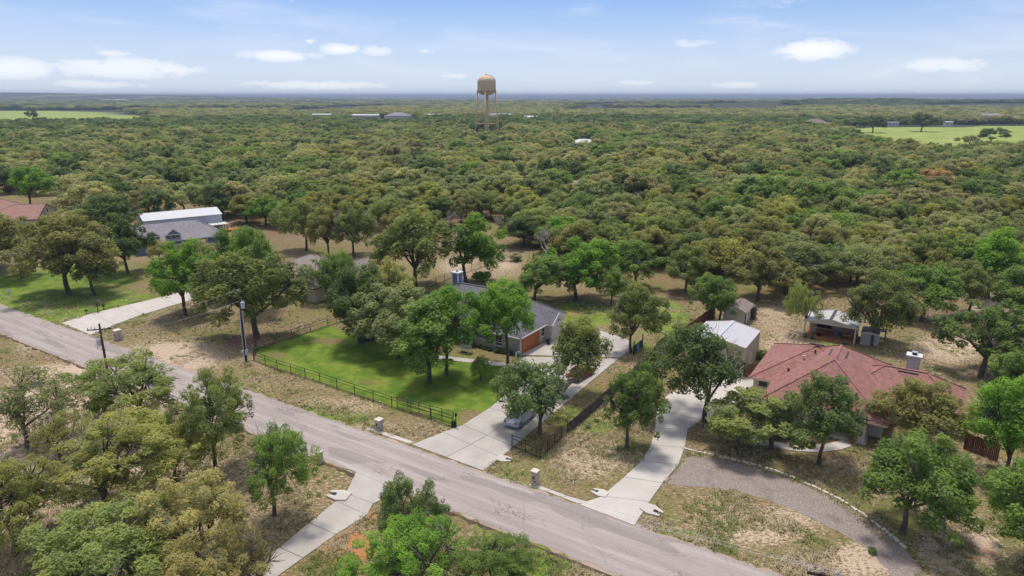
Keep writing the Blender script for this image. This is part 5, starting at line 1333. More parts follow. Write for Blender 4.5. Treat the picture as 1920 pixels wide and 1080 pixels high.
# ------------------------------------------------------------------ water tower
wp = G(913, 257)
WT = thing('water_tower', 'tall tan water tower with a domed tank on legs rising above the wood', 'water tower', (wp.x, wp.y, 0), 0.0)
k_ = wp.y / 600.0
tr_ = 7.6 * k_
mb = MB(); zb = 35.2; zt = 52.0
prof = [(0.9, zb - 0.0), (3.2 * k_, zb + .25), (6.0 * k_, zb + 1.2), (7.6 * k_, zb + 2.6), (tr_, zb + 4.2), (tr_, zb + 11.0)]
for a in np.linspace(0, math.pi / 2, 9)[1:]: prof.append((max(.3, tr_ * math.cos(a)), zb + 11.0 + 5.6 * math.sin(a)))
mb.lathe(prof, 40); mb.build('tank', 'tank_paint', WT, smooth=True)
mb = MB(); mb.lathe([(tr_, zb + 3.7), (tr_ + .75, zb + 3.7), (tr_ + .75, zb + 4.05), (tr_, zb + 4.05)], 40); mb.build('balcony', 'tank_paint', WT)
for zz in (4.7, 5.2):
    mb = MB(); mb.tube([((tr_ + .7) * math.cos(a), (tr_ + .7) * math.sin(a), zb + zz) for a in np.linspace(0, 2 * math.pi, 41)], .06, 4); mb.build('railing', 'tank_paint', WT)
mb = MB(); mb.tube([(0, 0, 0), (0, 0, zb + .3)], [1.1, 1.1], 14); mb.build('riser', 'tank_paint', WT, smooth=True)
legs = []
for k in range(4):
    a = k * math.pi / 2 - .22 - math.pi / 2 + .12; c_, s_ = math.cos(a), math.sin(a)
    mb = MB(); mb.tube([(c_ * 10.4 * k_, s_ * 10.4 * k_, -.3), (c_ * (tr_ + .25), s_ * (tr_ + .25), zb + 3.9)], .62, 10); mb.build('leg', 'tank_paint', WT, smooth=True)
    legs.append(lambda z, c_=c_, s_=s_: Vector((c_, s_, 0)) * (10.4 * k_ + (tr_ + .25 - 10.4 * k_) * z / (zb + 3.9)) + Vector((0, 0, z)))
for k in range(4):
    A, B_ = legs[k], legs[(k + 1) % 4]
    for z in (11.5, 23.0): mb = MB(); mb.tube([A(z), B_(z)], .22, 6); mb.build('strut', 'tank_paint', WT)
    for (z0, z1) in ((0.5, 11.5), (11.5, 23), (23, 34)):
        for P0, P1 in ((A(z0), B_(z1)), (B_(z0), A(z1))): mb = MB(); mb.tube([P0, P1], .07, 4); mb.build('tie_rod', 'tank_paint', WT)
mb = MB(); mb.tube([(tr_ + .1, -.6, zb + 4), (tr_ + .12, -.6, zb + 11)] + [((tr_ + .15) * math.cos(a), -.6, zb + 11 + 5.8 * math.sin(a)) for a in np.linspace(.1, 1.45, 8)], .12, 4); mb.build('ladder', 'dark_trim', WT)
mb = MB(); mb.lathe([(.7, 0), (.7, .5), (.2, .9)], 10, (0, 0, zb + 16.5)); mb.build('vent', 'dark_trim', WT)

# ------------------------------------------------------------------ pools
t = thing('swimming_pool', 'blue swimming pool glimpsed behind the brown-roofed house', 'pool', tuple(G(736, 524)), RA)
mb = MB(); mb.prism([(3.6 * math.cos(a), 2.3 * math.sin(a)) for a in np.linspace(0, 6.28, 24, endpoint=False)], 0, .12); mb.build('water', 'pool_blue', t)
mb = MB(); mb.prism([(4.6 * math.cos(a), 3.3 * math.sin(a)) for a in np.linspace(0, 6.28, 24, endpoint=False)], -.05, .05); mb.build('deck', 'concrete_white', t)
t = thing('above_ground_pool', 'blue above-ground pool with grey sides in the wood behind the houses', 'pool', tuple(G(1104, 407)), 0)
mb = MB(); mb.lathe([(5.2, 0), (5.2, 1.3), (5.35, 1.3), (5.35, 1.4), (5.0, 1.4), (5.0, 1.1)], 28); mb.build('wall', 'pale_grey', t)
mb = MB(); mb.lathe([(5.0, 1.05), (5.0, 1.2)], 28); mb.build('water', 'pool_blue', t)
for k in range(10): a = k * .628; mb = MB(); mb.bar((5.4 * math.cos(a), 5.4 * math.sin(a), 0), (5.4 * math.cos(a), 5.4 * math.sin(a), 1.45), .14); mb.build('support', 'white_trim', t)
# ------------------------------------------------------------------ fences
def pipe_fence(name, label, pts, h=1.35, step=3.1, post_r=.045, rails=(0.08, .72, 1.0), wire=True, mat='black_metal', group=None, tall_ends=True):
    """posts and rails along a polyline of ground points, welded wire between them"""
    P_ = [Vector((p[0], p[1], 0)) for p in pts]
    t = thing(name, label, 'fence', tuple(P_[0]), 0, group); o = P_[0]
    for i in range(len(P_) - 1):
        a, b_ = P_[i] - o, P_[i + 1] - o; L = (b_ - a).length; n = max(1, round(L / step))
        for k in range(n + (1 if i == len(P_) - 2 else 0)):
            q = a.lerp(b_, k / n); mb = MB(); mb.tube([(0, 0, -.1), (0, 0, h + .04)], post_r, 6); mb.build('post', mat, t, loc=tuple(q))
        for r_ in rails:
            mb = MB(); mb.tube([a + Vector((0, 0, r_ * h)), b_ + Vector((0, 0, r_ * h))], .034, 5); mb.build('rail', mat, t)
        if wire:
            mb = MB(); d = (b_ - a).normalized()
            m_ = int(L / .22)
            for k in range(m_): mb.bar(a + d * (k * .22) + Vector((0, 0, .1 * h)), a + d * (k * .22) + Vector((0, 0, .70 * h)), .006)
            for z in (.2, .32, .44, .56): mb.bar(a + Vector((0, 0, z * h)), b_ + Vector((0, 0, z * h)), .006)
            w_ = mb.build('wire_mesh', mat, t); tag(w_, kind='stuff')
    return t
def picket_fence(name, label, pts, h, mat, w=.14, group=None, bay=2.4):
    P_ = [Vector((p[0], p[1], 0)) for p in pts]; o = P_[0]
    t = thing(name, label, 'fence', tuple(o), 0, group)
    for i in range(len(P_) - 1):
        a, b_ = P_[i] - o, P_[i + 1] - o; L = (b_ - a).length; d = (b_ - a).normalized(); n = max(1, round(L / bay)); nn = Vector((-d.y, d.x, 0))
        for k in range(n):
            q0, q1 = a.lerp(b_, k / n), a.lerp(b_, (k + 1) / n)
            mb = MB(); mb.bar(q0 + nn * .08 + Vector((0, 0, -.1)), q0 + nn * .08 + Vector((0, 0, h)), .09); mb.build('post', mat, t)
            for z in (.3, h - .3): mb = MB(); mb.bar(q0 + nn * .045 + Vector((0, 0, z)), q1 + nn * .045 + Vector((0, 0, z)), .04, .09); mb.build('rail', mat, t)
            mb = MB(); m_ = int((q1 - q0).length / (w + .008))
            for j in range(m_):
                c = q0.lerp(q1, (j + .5) / m_); hh = h + rng.uniform(-.03, .03)
                mb.obox(c + Vector((0, 0, hh / 2)) + nn * rng.uniform(-.012, .012), (d, nn, (0, 0, 1)), (w / 2, .011, hh / 2))
            s_ = mb.build('pickets', mat, t); tag(s_, kind='stuff')
    return t
f_ = lambda u, v: tuple(G(u, v))[:2]
pipe_fence('pipe_fence', 'black pipe fence along the front of the lawn facing the road', [f_(476, 676), f_(520, 693), f_(600, 718), f_(700, 752), f_(848, 801)])
pipe_fence('pipe_fence', 'black pipe fence up the left side of the lawn', [f_(476, 676), f_(481, 656), f_(548, 634), f_(615, 612), f_(660, 598), f_(745, 570)])
pipe_fence('pipe_fence', 'short black fence panel at the right of the gate ending in a corner', [f_(960, 838), f_(985, 848), f_(1013, 860), f_(1040, 834), f_(1064, 810)], step=2.0)
pipe_fence('pipe_fence', 'black wire fence running back through the trees behind the blue chimney', [f_(800, 541), f_(850, 520), f_(900, 503), f_(940, 492), f_(965, 487)], step=3.0)
# sliding gate standing open behind the front fence
ga, gb = G(740, 768), G(846, 797)
off = NV * 0.45
gt_ = thing('sliding_gate', 'black sliding gate standing open along the front fence', 'gate', tuple(ga + off), 0)
L = gb - ga
for r_ in (.12, .62, 1.08, 1.42): mb = MB(); mb.tube([Vector((0, 0, r_)), L + Vector((0, 0, r_))], .035, 5); mb.build('rail', 'black_metal', gt_)
for k in range(6): q = L * (k / 5); mb = MB(); mb.tube([q + Vector((0, 0, .1)), q + Vector((0, 0, 1.45))], .04, 6); mb.build('post', 'black_metal', gt_)
mb = MB()
for k in range(int(L.length / .2)):
    q = L * (k * .2 / L.length); mb.bar(q + Vector((0, 0, .12)), q + Vector((0, 0, 1.08)), .006)
tag(mb.build('wire_mesh', 'black_metal', gt_), kind='stuff')
t = thing('gate_motor', 'black gate motor box on a post at the end of the open gate', 'gate motor', tuple(G(851, 801)), RA)
box_part(t, 'housing', 'black_plastic', -.2, .2, -.2, .2, 0.05, .75); mb = MB(); mb.tube([(.3, 0, 0), (.3, 0, 1.75)], .06, 6); mb.build('post', 'black_metal', t); box_part(t, 'keypad', 'black_plastic', .22, .42, -.1, .1, 1.4, 1.75)
picket_fence('picket_fence', 'weathered grey picket fence between the two driveways', [f_(1066, 812), f_(1105, 778), f_(1148, 740), f_(1190, 704), f_(1222, 674)], 1.25, 'grey_fence')
picket_fence('picket_fence', 'lower stretch of grey picket fence bending toward the black gate at the court', [f_(1222, 674), f_(1232, 655), f_(1250, 640)], 1.1, 'grey_fence')
picket_fence('privacy_fence', 'tall red-brown board fence left of the tan workshop', [f_(1280, 640), f_(1300, 625), f_(1340, 594)], 2.1, 'red_fence')
picket_fence('privacy_fence', 'red-brown board fence joining the workshop to the red-roofed house', [f_(1392, 706), f_(1412, 711)], 2.0, 'red_fence')
picket_fence('privacy_fence', 'red-brown board fence at the right end of the red-roofed house', [f_(1806, 842), f_(1840, 855), f_(1870, 866)], 1.9, 'red_fence')
t = thing('yard_gate', 'dark gate with a panelled leaf standing at the end of the garage court', 'gate', tuple(G(1188, 664)), math.atan2(NV.y, NV.x))
for x in (0, 3.2): mb = MB(); mb.tube([(x, 0, 0), (x, 0, 2.0)], .07, 6); mb.build('post', 'black_metal', t)
for k in range(5): box_part(t, 'panel', ['black_plastic', 'blue_cloth', 'grey_paint', 'tarp', 'grey_fence'][k], .1 + k * .62, .1 + k * .62 + .58, -.03, .03, .1, 1.15)
mb = MB(); mb.bar((0, 0, 1.2), (3.2, 0, 1.2), .09, .07); mb.build('rail', 'black_metal', t)

# ------------------------------------------------------------------ mailbox pillars, culvert ends
def mailbox(u, v, h, w, label, rot=RA):
    t = thing('mailbox_pillar', label, 'mailbox', tuple(G(u, v)), rot)
    box_part(t, 'pillar', 'mailbox_stone', -w / 2, w / 2, -w / 2, w / 2, -.1, h)
    box_part(t, 'cap', 'lime_block', -w / 2 - .06, w / 2 + .06, -w / 2 - .06, w / 2 + .06, h, h + .12)
    mb = MB(); mb.tube([(-.0, -w / 2 - .05, h * .62), (0, -w / 2 + .05, h * .62)], .13, 10); mb.build('mail_slot', 'dark_trim', t)
    box_part(t, 'number_plate', 'dark_trim', w * .1, w * .42, -w / 2 - .02, -w / 2, h * .3, h * .42)
mailbox(711, 806, 1.2, .66, 'stone mailbox pillar beside the road left of the gated drive')
mailbox(1003, 909, 1.4, .55, 'stone mailbox pillar beside the road at the curved white drive')
mailbox(222, 637, 1.45, .85, 'stone mailbox pillar on the verge right of the neighbour white drive')
mailbox(600, 868, 1.2, .5, 'tan mailbox pillar at the near edge of the road behind the rounded tree')
def culvert(u, v, rot, label, sc=1.0):
    t = thing('culvert_end', label, 'culvert', tuple(G(u, v)), rot); t.scale = (sc, sc, sc)
    mb = MB(); mb.prism([(-.7, -.55), (.15, -.75), (1.15, -.42), (1.2, -.22), (.55, -.12), (.55, .12), (1.2, .22), (1.15, .42), (.15, .75), (-.7, .55)], -.2, .16); mb.build('collar', 'concrete_white', t)
    mb = MB(); mb.tube([(.45, 0, .02), (.75, 0, .02)], .24, 12); mb.build('pipe_mouth', 'pipe_hole_dark', t)  # solid near-black end; the darkness inside the pipe is painted
culvert(942, 861, RA + .3, 'pale concrete culvert end at the right of the gated drive', .8); culvert(1218, 956, RA - .2, 'forked concrete culvert end at the right of the curved drive', 1.0)
culvert(1128, 926, RA + math.pi, 'small concrete culvert end at the left of the curved drive', .8); culvert(640, 931, RA + math.pi + .3, 'concrete culvert end with a dark hole at the near drive', 1.1)

# ------------------------------------------------------------------ poles and wires
def transformer(t, x, y, z, mat='pale_grey'):
    mb = MB(); mb.lathe([(.2, 0), (.27, .03), (.27, .82), (.22, .9), (.08, .93)], 14, (x, y, z)); o = mb.build('transformer', mat, t, smooth=False)
    for k in (-1, 1): mb = MB(); mb.lathe([(.05, 0), (.07, .1), (.04, .2), (.06, .28), (.03, .32)], 8, (x + k * .11, y, z + .9)); mb.build('bushing', 'steel_grey', o)
    mb = MB(); mb.bar((x * .35, y * .35, z + .45), (x * .8, y * .8, z + .45), .08); mb.build('bracket', 'steel_grey', o)
p1 = G(203, 706); h1 = height_at(p1, 607)
U1 = thing('utility_pole', 'dark wooden utility pole with a crossarm and a grey transformer by the road', 'utility pole', tuple(p1), 0)
mb = MB(); mb.tube([(0, 0, -.3), (0, 0, h1)], [.17, .12], 10); mb.build('shaft', 'pole_wood', U1, smooth=True)
AR = Vector((-math.cos(.25), -math.sin(.25), 0))
mb = MB(); mb.bar(AR * 1.5 + Vector((.0, 0, h1 - .75)), -AR * 1.3 + Vector((0, 0, h1 - .75)), .11, .13); ca = mb.build('crossarm', 'pole_wood', U1)
for k in (-1.2, -.5, .6, 1.4):
    q = AR * k; mb = MB(); mb.lathe([(.04, 0), (.07, .06), (.04, .12), (.06, .18), (.02, .22)], 8, (q.x, q.y, h1 - .68)); mb.build('insulator', 'steel_grey', ca)
for k in (-1, 1): mb = MB(); mb.bar(AR * (.8 * k) + Vector((0, 0, h1 - .8)), Vector((0, 0, h1 - 1.4)), .04); mb.build('brace', 'steel_grey', U1)
transformer(U1, -.38, -.1, h1 - 2.9)
mb = MB(); mb.tube([(-.5, -.1, h1 - 2.9), (-.75, -.1, h1 - 3.3), (-.4, -.1, h1 - 3.6), (-.1, -.05, h1 - 3.4)], .025, 5); mb.build('drop_cable', 'black_metal', U1)
mb = MB(); mb.tube([(.1, -.1, h1 - 3.2), (.3, -.1, h1 - 3.5), (.12, -.1, h1 - 3.8)], .02, 5); mb.build('drop_cable', 'black_metal', U1)
p2 = G(462, 677); h2 = height_at(p2, 547)
U2 = thing('utility_pole', 'dark service pole with grey conduits, transformer and meter boxes beside the lawn fence', 'utility pole', tuple(p2), 0)
mb = MB(); mb.tube([(0, 0, -.3), (0, 0, h2)], [.16, .11], 10); mb.build('shaft', 'black_metal', U2, smooth=True)
transformer(U2, .38, -.05, h2 - 2.3)
for x in (.2, -.18): mb = MB(); mb.tube([(x, -.06, .1), (x, -.06, h2 - 2.6 - (x < 0) * .8)], .06, 7); mb.build('conduit', 'pale_grey', U2)
box_part(U2, 'meter_box', 'pale_grey', .08, .42, -.32, -.12, 1.0, 1.75); box_part(U2, 'meter_box', 'pale_grey', -.42, -.14, -.3, -.1, 1.2, 1.6)
mb = MB(); mb.lathe([(.05, 0), (.09, .08), (.05, .16), (.08, .24), (.03, .3)], 8, (-.05, 0, h2)); mb.build('insulator', 'pale_grey', U2)
pt3 = G(1545, 1066, 10.2)
U3 = thing('utility_pole', 'utility pole top with white insulators rising into the bottom right edge', 'utility pole', (pt3.x, pt3.y, 0), 0)
mb = MB(); mb.tube([(0, 0, -.3), (0, 0, 9.9)], [.17, .12], 10); mb.build('shaft', 'pole_wood', U3)
mb = MB(); mb.bar((-.75, .25, 9.75), (.75, -.25, 9.75), .11, .13); mb.build('crossarm', 'pole_wood', U3)
ins3 = [(-.62, .2, 9.85), (-.2, .07, 9.85), (.6, -.2, 9.85)]
for q in ins3: mb = MB(); mb.lathe([(.04, 0), (.08, .08), (.05, .16), (.08, .24), (.03, .32)], 8, q); mb.build('insulator', 'pale_grey', U3)
def wire(a, b_, sag, label, r_=.011, mat='pale_grey'):
    a = Vector(a); b_ = Vector(b_); pts = []
    for k in range(25):
        t_ = k / 24; pts.append(a.lerp(b_, t_) - Vector((0, 0, sag * 4 * t_ * (1 - t_))) - a)
    mb = MB(); mb.tube(pts, r_, 4); o = mb.build('power_line', mat, loc=tuple(a)); tag(o, label, 'power line', 'overhead power lines')
w1 = Vector(p1); w2 = Vector(p2); w3 = Vector((pt3.x, pt3.y, 0))
wire(w1 + AR * 1.4 + Vector((0, 0, h1 - .45)), w3 + Vector(ins3[0]) + Vector((0, 0, .3)), 2.2, 'left one of the two overhead lines along the near side of the road')
wire(w1 - AR * 1.2 + Vector((0, 0, h1 - .45)), w3 + Vector(ins3[2]) + Vector((0, 0, .3)), 2.0, 'right one of the two overhead lines along the near side of the road')
wire(w1 + AR * .6 + Vector((0, 0, h1 - .45)), w2 + Vector((-.05, 0, h2 + .25)), .5, 'upper overhead line from the crossarm pole to the service pole')
wire(w1 + Vector((0, 0, h1 - 1.6)), w2 + Vector((-.1, 0, h2 - 1.3)), .6, 'lower overhead line from the crossarm pole to the service pole')
wire(w1 + AR * .6 + Vector((0, 0, h1 - .45)), w1 - SV * 60 + Vector((0, 0, 9)), .8, 'overhead line leaving the crossarm pole toward the left edge')
wire(w3 + Vector(ins3[2]) + Vector((0, 0, .3)), w3 + SV * 45 + NV * 2 + Vector((0, 0, 10)), .8, 'overhead line leaving the bottom right pole toward the right edge')

# ------------------------------------------------------------------ vehicles
def car(loc, rot, paint, label, suv=False):
    t = thing('parked_car', label, 'car', loc, rot)
    L, Wd = 4.5, 1.78; hb = .86 if not suv else .98; ht = 1.45 if not suv else 1.7
    prof = [(-2.25, .35), (-2.22, .72), (-2.05, hb), (-1.55, hb + .02), (-.95, ht - .05), (-.5, ht), (.45, ht - .02), (.95, ht - .2), (1.35, hb + .03), (2.0, hb - .08), (2.22, hb - .25), (2.25, .4), (2.1, .28), (-2.1, .28)]
    mb = MB(); n = len(prof); secs = [(-1.0, .86), (-.93, .97), (-.6, 1.0), (.6, 1.0), (.93, .97), (1.0, .86)]
    vs = []
    for (s_, k) in secs:
        for (x, z) in prof:
            taper = 1.0 if z < hb + .05 else .80
            vs.append((x * (0.985 if abs(s_) == 1 else 1), s_ * Wd / 2 * taper, .28 + (z - .28) * k))
    fs = []
    for i in range(len(secs) - 1):
        for j in range(n): fs.append((i * n + j, i * n + (j + 1) % n, (i + 1) * n + (j + 1) % n, (i + 1) * n + j))
    fs.append(tuple(range(n))); fs.append(tuple(reversed(range((len(secs) - 1) * n, len(secs) * n))))
    mb.add(vs, fs); mb.build('body', paint, t, smooth=False)
    def glass(pts):
        m_ = MB(); m_.add(pts, [(0, 1, 2, 3)]); m_.build('window', 'glass', t)
    w_ = Wd / 2 * .74
    glass([(1.33, -w_, hb + .07), (1.33, w_, hb + .07), (1.0, w_, ht - .20), (1.0, -w_, ht - .20)])
    glass([(-1.56, w_, hb + .08), (-1.56, -w_, hb + .08), (-1.01, -w_, ht - .06), (-1.01, w_, ht - .06)])
    for s_ in (-1, 1):
        y = s_ * (Wd / 2 * .80 + .012)
        for (a, b_) in ((-.95, -.05), (.05, .9)): glass([(a - (.2 if a < -.5 else 0), y * 1.12, hb + .06), (b_ + (.2 if b_ > .5 else 0), y * 1.12, hb + .06), (b_, y, ht - .16), (a, y, ht - .14)])
        for x in (-1.38, 1.42):
            m_ = MB(); m_.tube([(x, s_ * (Wd / 2 - .2), .33), (x, s_ * (Wd / 2 + .01), .33)], .33, 18); wl_ = m_.build('wheel', 'rubber', t)
            m_ = MB(); m_.tube([(x, s_ * (Wd / 2 + .01), .33), (x, s_ * (Wd / 2 + .025), .33)], .2, 12); m_.build('rim', 'galv', wl_)
        box_part(t, 'headlight', 'pale_grey', 2.16, 2.25, s_ * .62 - .16, s_ * .62 + .16, hb - .30, hb - .18); box_part(t, 'taillight', 'red_paint', -2.26, -2.18, s_ * .66 - .14, s_ * .66 + .14, hb - .28, hb - .1)
        box_part(t, 'side_mirror', paint, .78, .98, s_ * (Wd / 2 + .02) - .09, s_ * (Wd / 2 + .02) + .09, hb + .05, hb + .2)
    box_part(t, 'bumper', 'grey_paint', -2.3, -2.24, -.8, .8, .36, .52); box_part(t, 'licence_plate', 'white_trim', -2.315, -2.30, -.22, .22, .54, .66)
    return t
q = G(975, 790); car((q.x, q.y, .05), math.atan2(NV.y, NV.x) + .05, 'car_white', 'white car parked under the dark tree by the gate', True)
q = G(1089, 707); car((q.x, q.y, .05), math.atan2(NV.y, NV.x) - .1, 'car_red', 'dark red car parked under the leaning tree in the court')
q = G(688, 638)
t = thing('riding_mower', 'black riding mower parked under the dark oak on the lawn', 'mower', tuple(q), .3)
box_part(t, 'hood', 'black_metal', .35, 1.15, -.32, .32, .45, .95); box_part(t, 'deck', 'black_metal', -.5, .45, -.6, .6, .18, .36); box_part(t, 'fender', 'black_metal', -.95, -.1, -.5, .5, .5, .62); box_part(t, 'seat', 'black_plastic', -.75, -.25, -.25, .25, .62, .74); box_part(t, 'backrest', 'black_plastic', -.82, -.72, -.25, .25, .74, 1.15)
mb = MB(); mb.tube([(.3, 0, .7), (.1, 0, 1.05)], .03, 6); mb.build('steering_column', 'black_metal', t)
for (x, y, r_) in ((-.65, -.5, .3), (-.65, .5, .3), (.95, -.4, .2), (.95, .4, .2)): mb = MB(); mb.tube([(x, y - .1, r_), (x, y + .1, r_)], r_, 14); w_ = mb.build('wheel', 'rubber', t); mb = MB(); mb.tube([(x, y - .11, r_), (x, y + .11, r_)], r_ * .5, 10); mb.build('rim', 'steel_grey', w_)
t = thing('porch_swing', 'blue-canopied white porch swing before the front wall under the bright lawn trees', 'swing', tuple(G(872, 660)), RA)
for x in (-.9, .9):
    for y in (-.5, .5): mb = MB(); mb.bar((x, y, 0), (x, 0, 1.9), .06); mb.build('leg', 'white_trim', t)
mb = MB(); mb.bar((-1.0, 0, 1.9), (1.0, 0, 1.9), .07); mb.build('top_bar', 'white_trim', t)
mb = MB(); mb.obox((0, 0, 1.98), ((1, 0, 0), (0, 1, .15), (0, -.15, 1)), (1.05, .6, .03)); mb.build('canopy', 'blue_cloth', t)
box_part(t, 'seat', 'white_trim', -.75, .75, -.25, .25, .5, .56); box_part(t, 'backrest', 'white_trim', -.75, .75, .25, .3, .56, 1.05)
# ------------------------------------------------------------------ small things on the verges
t = thing('yard_sign', 'small white sign on the neighbour verge at the left edge', 'sign', tuple(G(17, 551)), .3)
box_part(t, 'board', 'white_trim', -.35, .35, -.02, .02, .25, .85); box_part(t, 'stake', 'steel_grey', -.03, .03, -.02, .02, 0, .25)
t = thing('marker_post', 'short white marker post in the shade of the huge oak', 'post', tuple(G(433, 635)), 0)
mb = MB(); mb.tube([(0, 0, 0), (0, 0, .62)], .06, 8); mb.build('shaft', 'white_trim', t); mb = MB(); mb.tube([(0, 0, .62), (0, 0, .7)], .075, 8); mb.build('cap', 'pale_grey', t)
for (u_, v_, lb) in ((269, 592, 'little dark path light on the near edge of the neighbour drive'), (222, 577, 'little dark path light on the far edge of the neighbour drive'), (172, 620, 'little dark path light at the road end of the neighbour drive')):
    t = thing('path_light', lb, 'path light', tuple(G(u_, v_)), 0); mb = MB(); mb.tube([(0, 0, 0), (0, 0, .4)], .025, 6); mb.build('stem', 'black_metal', t); mb = MB(); mb.lathe([(.03, .38), (.13, .42), (.12, .46), (.03, .52)], 10); mb.build('lamp_head', 'black_metal', t)
def yucca(u_, v_, h, label):
    t = thing('yucca_plant', label, 'plant', tuple(G(u_, v_)), rng.uniform(0, 6)); mb = MB(); mb.tube([(0, 0, 0), (0, 0, h * .55)], [.09, .07], 7); mb.build('trunk', 'bark', t)
    for k in range(42):
        a = rng.uniform(0, 6.28); e = rng.uniform(-.3, 1.4); L = h * .5 * rng.uniform(.7, 1.1); d = Vector((math.cos(a) * math.cos(e), math.sin(a) * math.cos(e), math.sin(e))); s_ = Vector((-math.sin(a), math.cos(a), 0)) * .035
        mb = MB(); b0 = Vector((0, 0, h * rng.uniform(.45, .6))); m_ = b0 + d * L * .5; mb.add([b0 - s_, b0 + s_, m_ + s_, b0 + d * L + Vector((0, 0, -.1)), m_ - s_], [(0, 1, 2, 3, 4)]); mb.build('leaf', 'yucca_leaf', t)
plain('yucca_leaf', (0.055, 0.085, 0.035), 0.7, .3, 3)
yucca(184, 585, 1.9, 'tallest of the spiky yuccas beside the neighbour drive'); yucca(195, 580, 1.1, 'spiky yucca on the right of the tallest one'); yucca(163, 588, .9, 'small spiky yucca on the left of the tallest one')
# shrubs along the front wall of the gated house
def shrub(p, r_, col, label, group=None):
    t = thing('shrub', label, 'shrub', tuple(p), rng.uniform(0, 6), group); t.scale = (r_, r_, r_ * .8)
    o = bpy.data.objects.new('foliage', SHR); COL.objects.link(o); o.parent = t; o.color = (*COLR[col], 1)
    o = bpy.data.objects.new('stem', SHS); COL.objects.link(o); o.parent = t
co_, tn_, C_, PR_ = crown_arrays(301, 9, 900, .10, 0.62, .25, .95, (.25, .42)); SHR = crown_mesh('foliage', co_, tn_)
mbs = MB()
for q in C_: mbs.tube([(0, 0, 0), tuple(q)], [.03, .012], 4, cap=False)
SHS = bpy.data.meshes.new('stem'); SHS.from_pydata(mbs.v, [], mbs.f); SHS.materials.append(MATS['bark']); SHS.update()
for k in range(9): shrub(o1 + SV * (-1.6 - k * .95) + NV * (-.45 + rng.uniform(-.1, .1)), rng.uniform(.55, .8), 'dark', 'low dark shrub in the row along the front stone wall', 'shrubs along the front wall')
for (u_, v_, r_, c_, lb) in ((1600 - 138, 818, .6, 'green', 'small round shrub in the mulch bed left of the dark full tree'), (1482, 822, .6, 'green', 'small shrub in the middle of the mulch bed'), (1428, 806, .7, 'green', 'small shrub at the left end of the mulch bed'), (1420, 672, 1.5, 'dark', 'leafy shrub behind the red-brown board fence at the workshop'),
                            (1120, 790, .45, 'green', 'little green bush beside the grey picket fence'), (772 + 330, 803, .4, 'dark', 'little dark bush at the near end of the grey picket fence'), (905, 526, 2.6, 'bright', 'bright green bush behind the roof right of the blue chimney'), (1632, 1036, .55, 'green', 'green weed clump in the gravel loop'), (970, 490, 2.2, 'grey', 'greyish bush at the end of the back wire fence')):
    shrub(G(u_, v_), r_, c_, lb)
# grass tufts: real blades standing in the rough ground, far too many to count
def tuft_mesh(seed, n, h, spread, mat):
    r = random.Random(seed); mb = MB()
    for k in range(n):
        a = r.uniform(0, 6.28); b0 = Vector((r.uniform(-spread, spread), r.uniform(-spread, spread), 0)); tip = b0 + Vector((math.cos(a) * h * r.uniform(.3, .9), math.sin(a) * h * r.uniform(.3, .9), h * r.uniform(.5, 1))); s_ = Vector((-math.sin(a), math.cos(a), 0)) * r.uniform(.02, .04)
        mb.add([b0 - s_, b0 + s_, tip], [(0, 1, 2)])
    me = bpy.data.meshes.new('tuft'); me.from_pydata(mb.v, [], mb.f); me.materials.append(MATS[mat]); me.update(); return me
plain('straw', (0.50, 0.40, 0.26), .95, .25, .3); plain('blade_green', (0.20, 0.255, 0.07), .9, .3, .3); plain('blade_olive', (0.31, 0.275, 0.115), .9, .3, .3)
tc_ = bpy.data.collections.new('tuft_sources')
for i, (sd_, n_, h_, sp_, m_) in enumerate([(1, 16, .22, .22, 'straw'), (2, 18, .20, .24, 'blade_green'), (3, 18, .20, .26, 'blade_olive'), (4, 20, .14, .35, 'straw')]):
    o = bpy.data.objects.new('tuft_%d' % i, tuft_mesh(sd_, n_, h_, sp_, m_)); tc_.objects.link(o)
tr_n = np.random.RandomState(9)
N_T = 60000
tu = tr_n.uniform(-60, 1980, N_T); tv = 560 + (1100 - 560) * tr_n.uniform(0, 1, N_T) ** 1.15
tp = np.array([tuple(G(a, b_))[:2] for a, b_ in zip(tu, tv)])
sn_s = tp[:, 0] * SV.x + tp[:, 1] * SV.y; sn_n = tp[:, 0] * NV.x + tp[:, 1] * NV.y
ok = ~((sn_n > N_NEAR - .9) & (sn_n < N_FAR + .3)) & ~inpoly(tu, tv, LAWN)
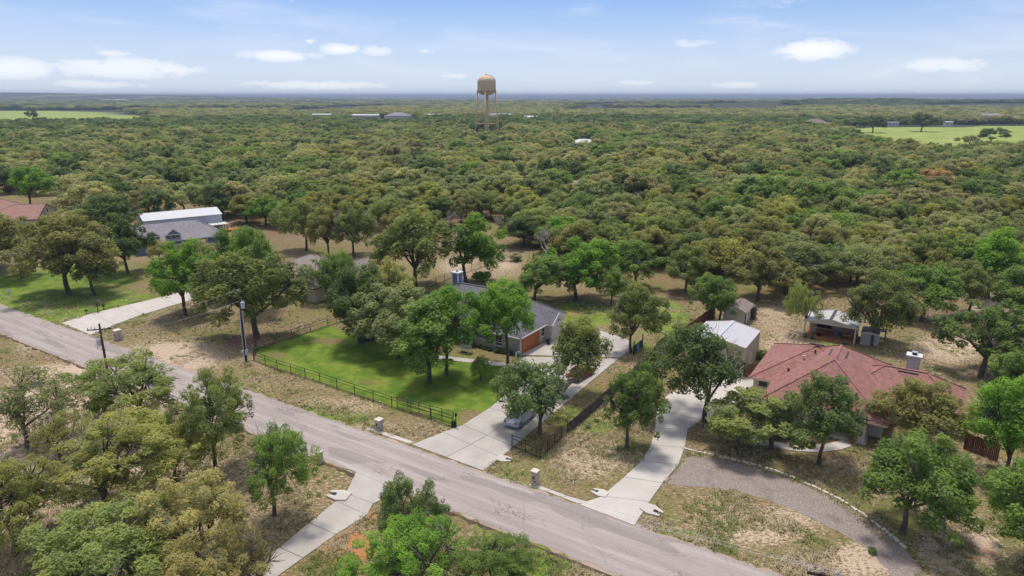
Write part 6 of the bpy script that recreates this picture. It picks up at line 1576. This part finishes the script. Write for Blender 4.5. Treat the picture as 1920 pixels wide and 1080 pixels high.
HARD = [[(772, 834), (906, 883), (960, 842), (1020, 792), (1165, 668), (1190, 650), (1130, 618), (1060, 615), (973, 666), (950, 735), (860, 797)], [(1085, 946), (1190, 986), (1220, 942), (1245, 908), (1286, 850), (1292, 800), (1440, 745), (1400, 700), (1300, 700), (1228, 760), (1215, 860), (1160, 900)],
        [(1288, 857), (1400, 873), (1535, 922), (1640, 1000), (1740, 1100), (1650, 1110), (1575, 1030), (1490, 975), (1380, 921), (1246, 908)], [(170, 628), (115, 606), (240, 572), (370, 540), (400, 551), (268, 590)], [(800, 929), (612, 856), (668, 886), (648, 925), (524, 1027), (430, 1090), (520, 1100), (630, 1003), (688, 966)],
        [(1385, 795), (1395, 825), (1500, 850), (1580, 848), (1610, 830), (1820, 800), (1820, 740), (1600, 640), (1400, 700)], [(740, 590), (1070, 590), (1060, 640), (975, 690), (740, 665)], [(984, 912), (1104, 950), (1104, 938), (998, 902)], [(1300, 610), (1430, 610), (1430, 700), (1390, 710), (1300, 690)], [(1505, 625), (1660, 600), (1660, 650), (1600, 655)]]
for h_ in HARD: ok &= ~inpoly(tu, tv, h_)
lm = vnoise(tp[:, 0] / 2.4, tp[:, 1] / 2.4, 31)
ok &= lm + tr_n.uniform(-.25, .25, N_T) > .5
tp = tp[ok]; n_ = len(tp)
tm_ = bpy.data.meshes.new('rough_grass'); tm_.from_pydata([(x, y, 0.0) for x, y in tp], [], [])
pick = (vnoise(tp[:, 0] / 3.0, tp[:, 1] / 3.0, 33) * 1.2 + tr_n.uniform(-.35, .35, n_))
ix = np.where(pick < .52, 0, np.where(pick < .70, 3, np.where(pick < .90, 2, 1)))
setattr_(tm_, 'idx', 'INT', ix.astype(np.int32)); setattr_(tm_, 'turn', 'FLOAT', tr_n.uniform(0, 6.28, n_).astype(np.float32))
sz_ = tr_n.uniform(.6, 1.5, n_); setattr_(tm_, 'size', 'FLOAT_VECTOR', np.stack([sz_, sz_, sz_ * tr_n.uniform(.6, 1.1, n_)], -1).astype(np.float32), 'vector')
go_ = bpy.data.objects.new('rough_grass', tm_); COL.objects.link(go_); tag(go_, 'dry straw-coloured and green grass tufts on the verges and yards', 'grass', kind='stuff')
go_.modifiers.new('scatter', 'NODES').node_group = instancer('grass_scatter', tc_)
# ------------------------------------------------------------------ haze
mb = MB(); mb.box(-29000, 29000, -500, 32000, -9, 57)
m = bpy.data.materials.new('haze'); m.use_nodes = True; b = NB(m.node_tree); b.n.clear()
vo = b.node('ShaderNodeVolumePrincipled'); vo.inputs['Color'].default_value = (0.50, 0.60, 0.76, 1); vo.inputs['Density'].default_value = HAZE_D; vo.inputs['Anisotropy'].default_value = 0.0
ou = b.node('ShaderNodeOutputMaterial'); b.l.new(vo.outputs[0], ou.inputs['Volume'])
hz = mb.build('haze', m); tag(hz, 'thin bluish air lying over the whole plain', 'haze', kind='stuff')
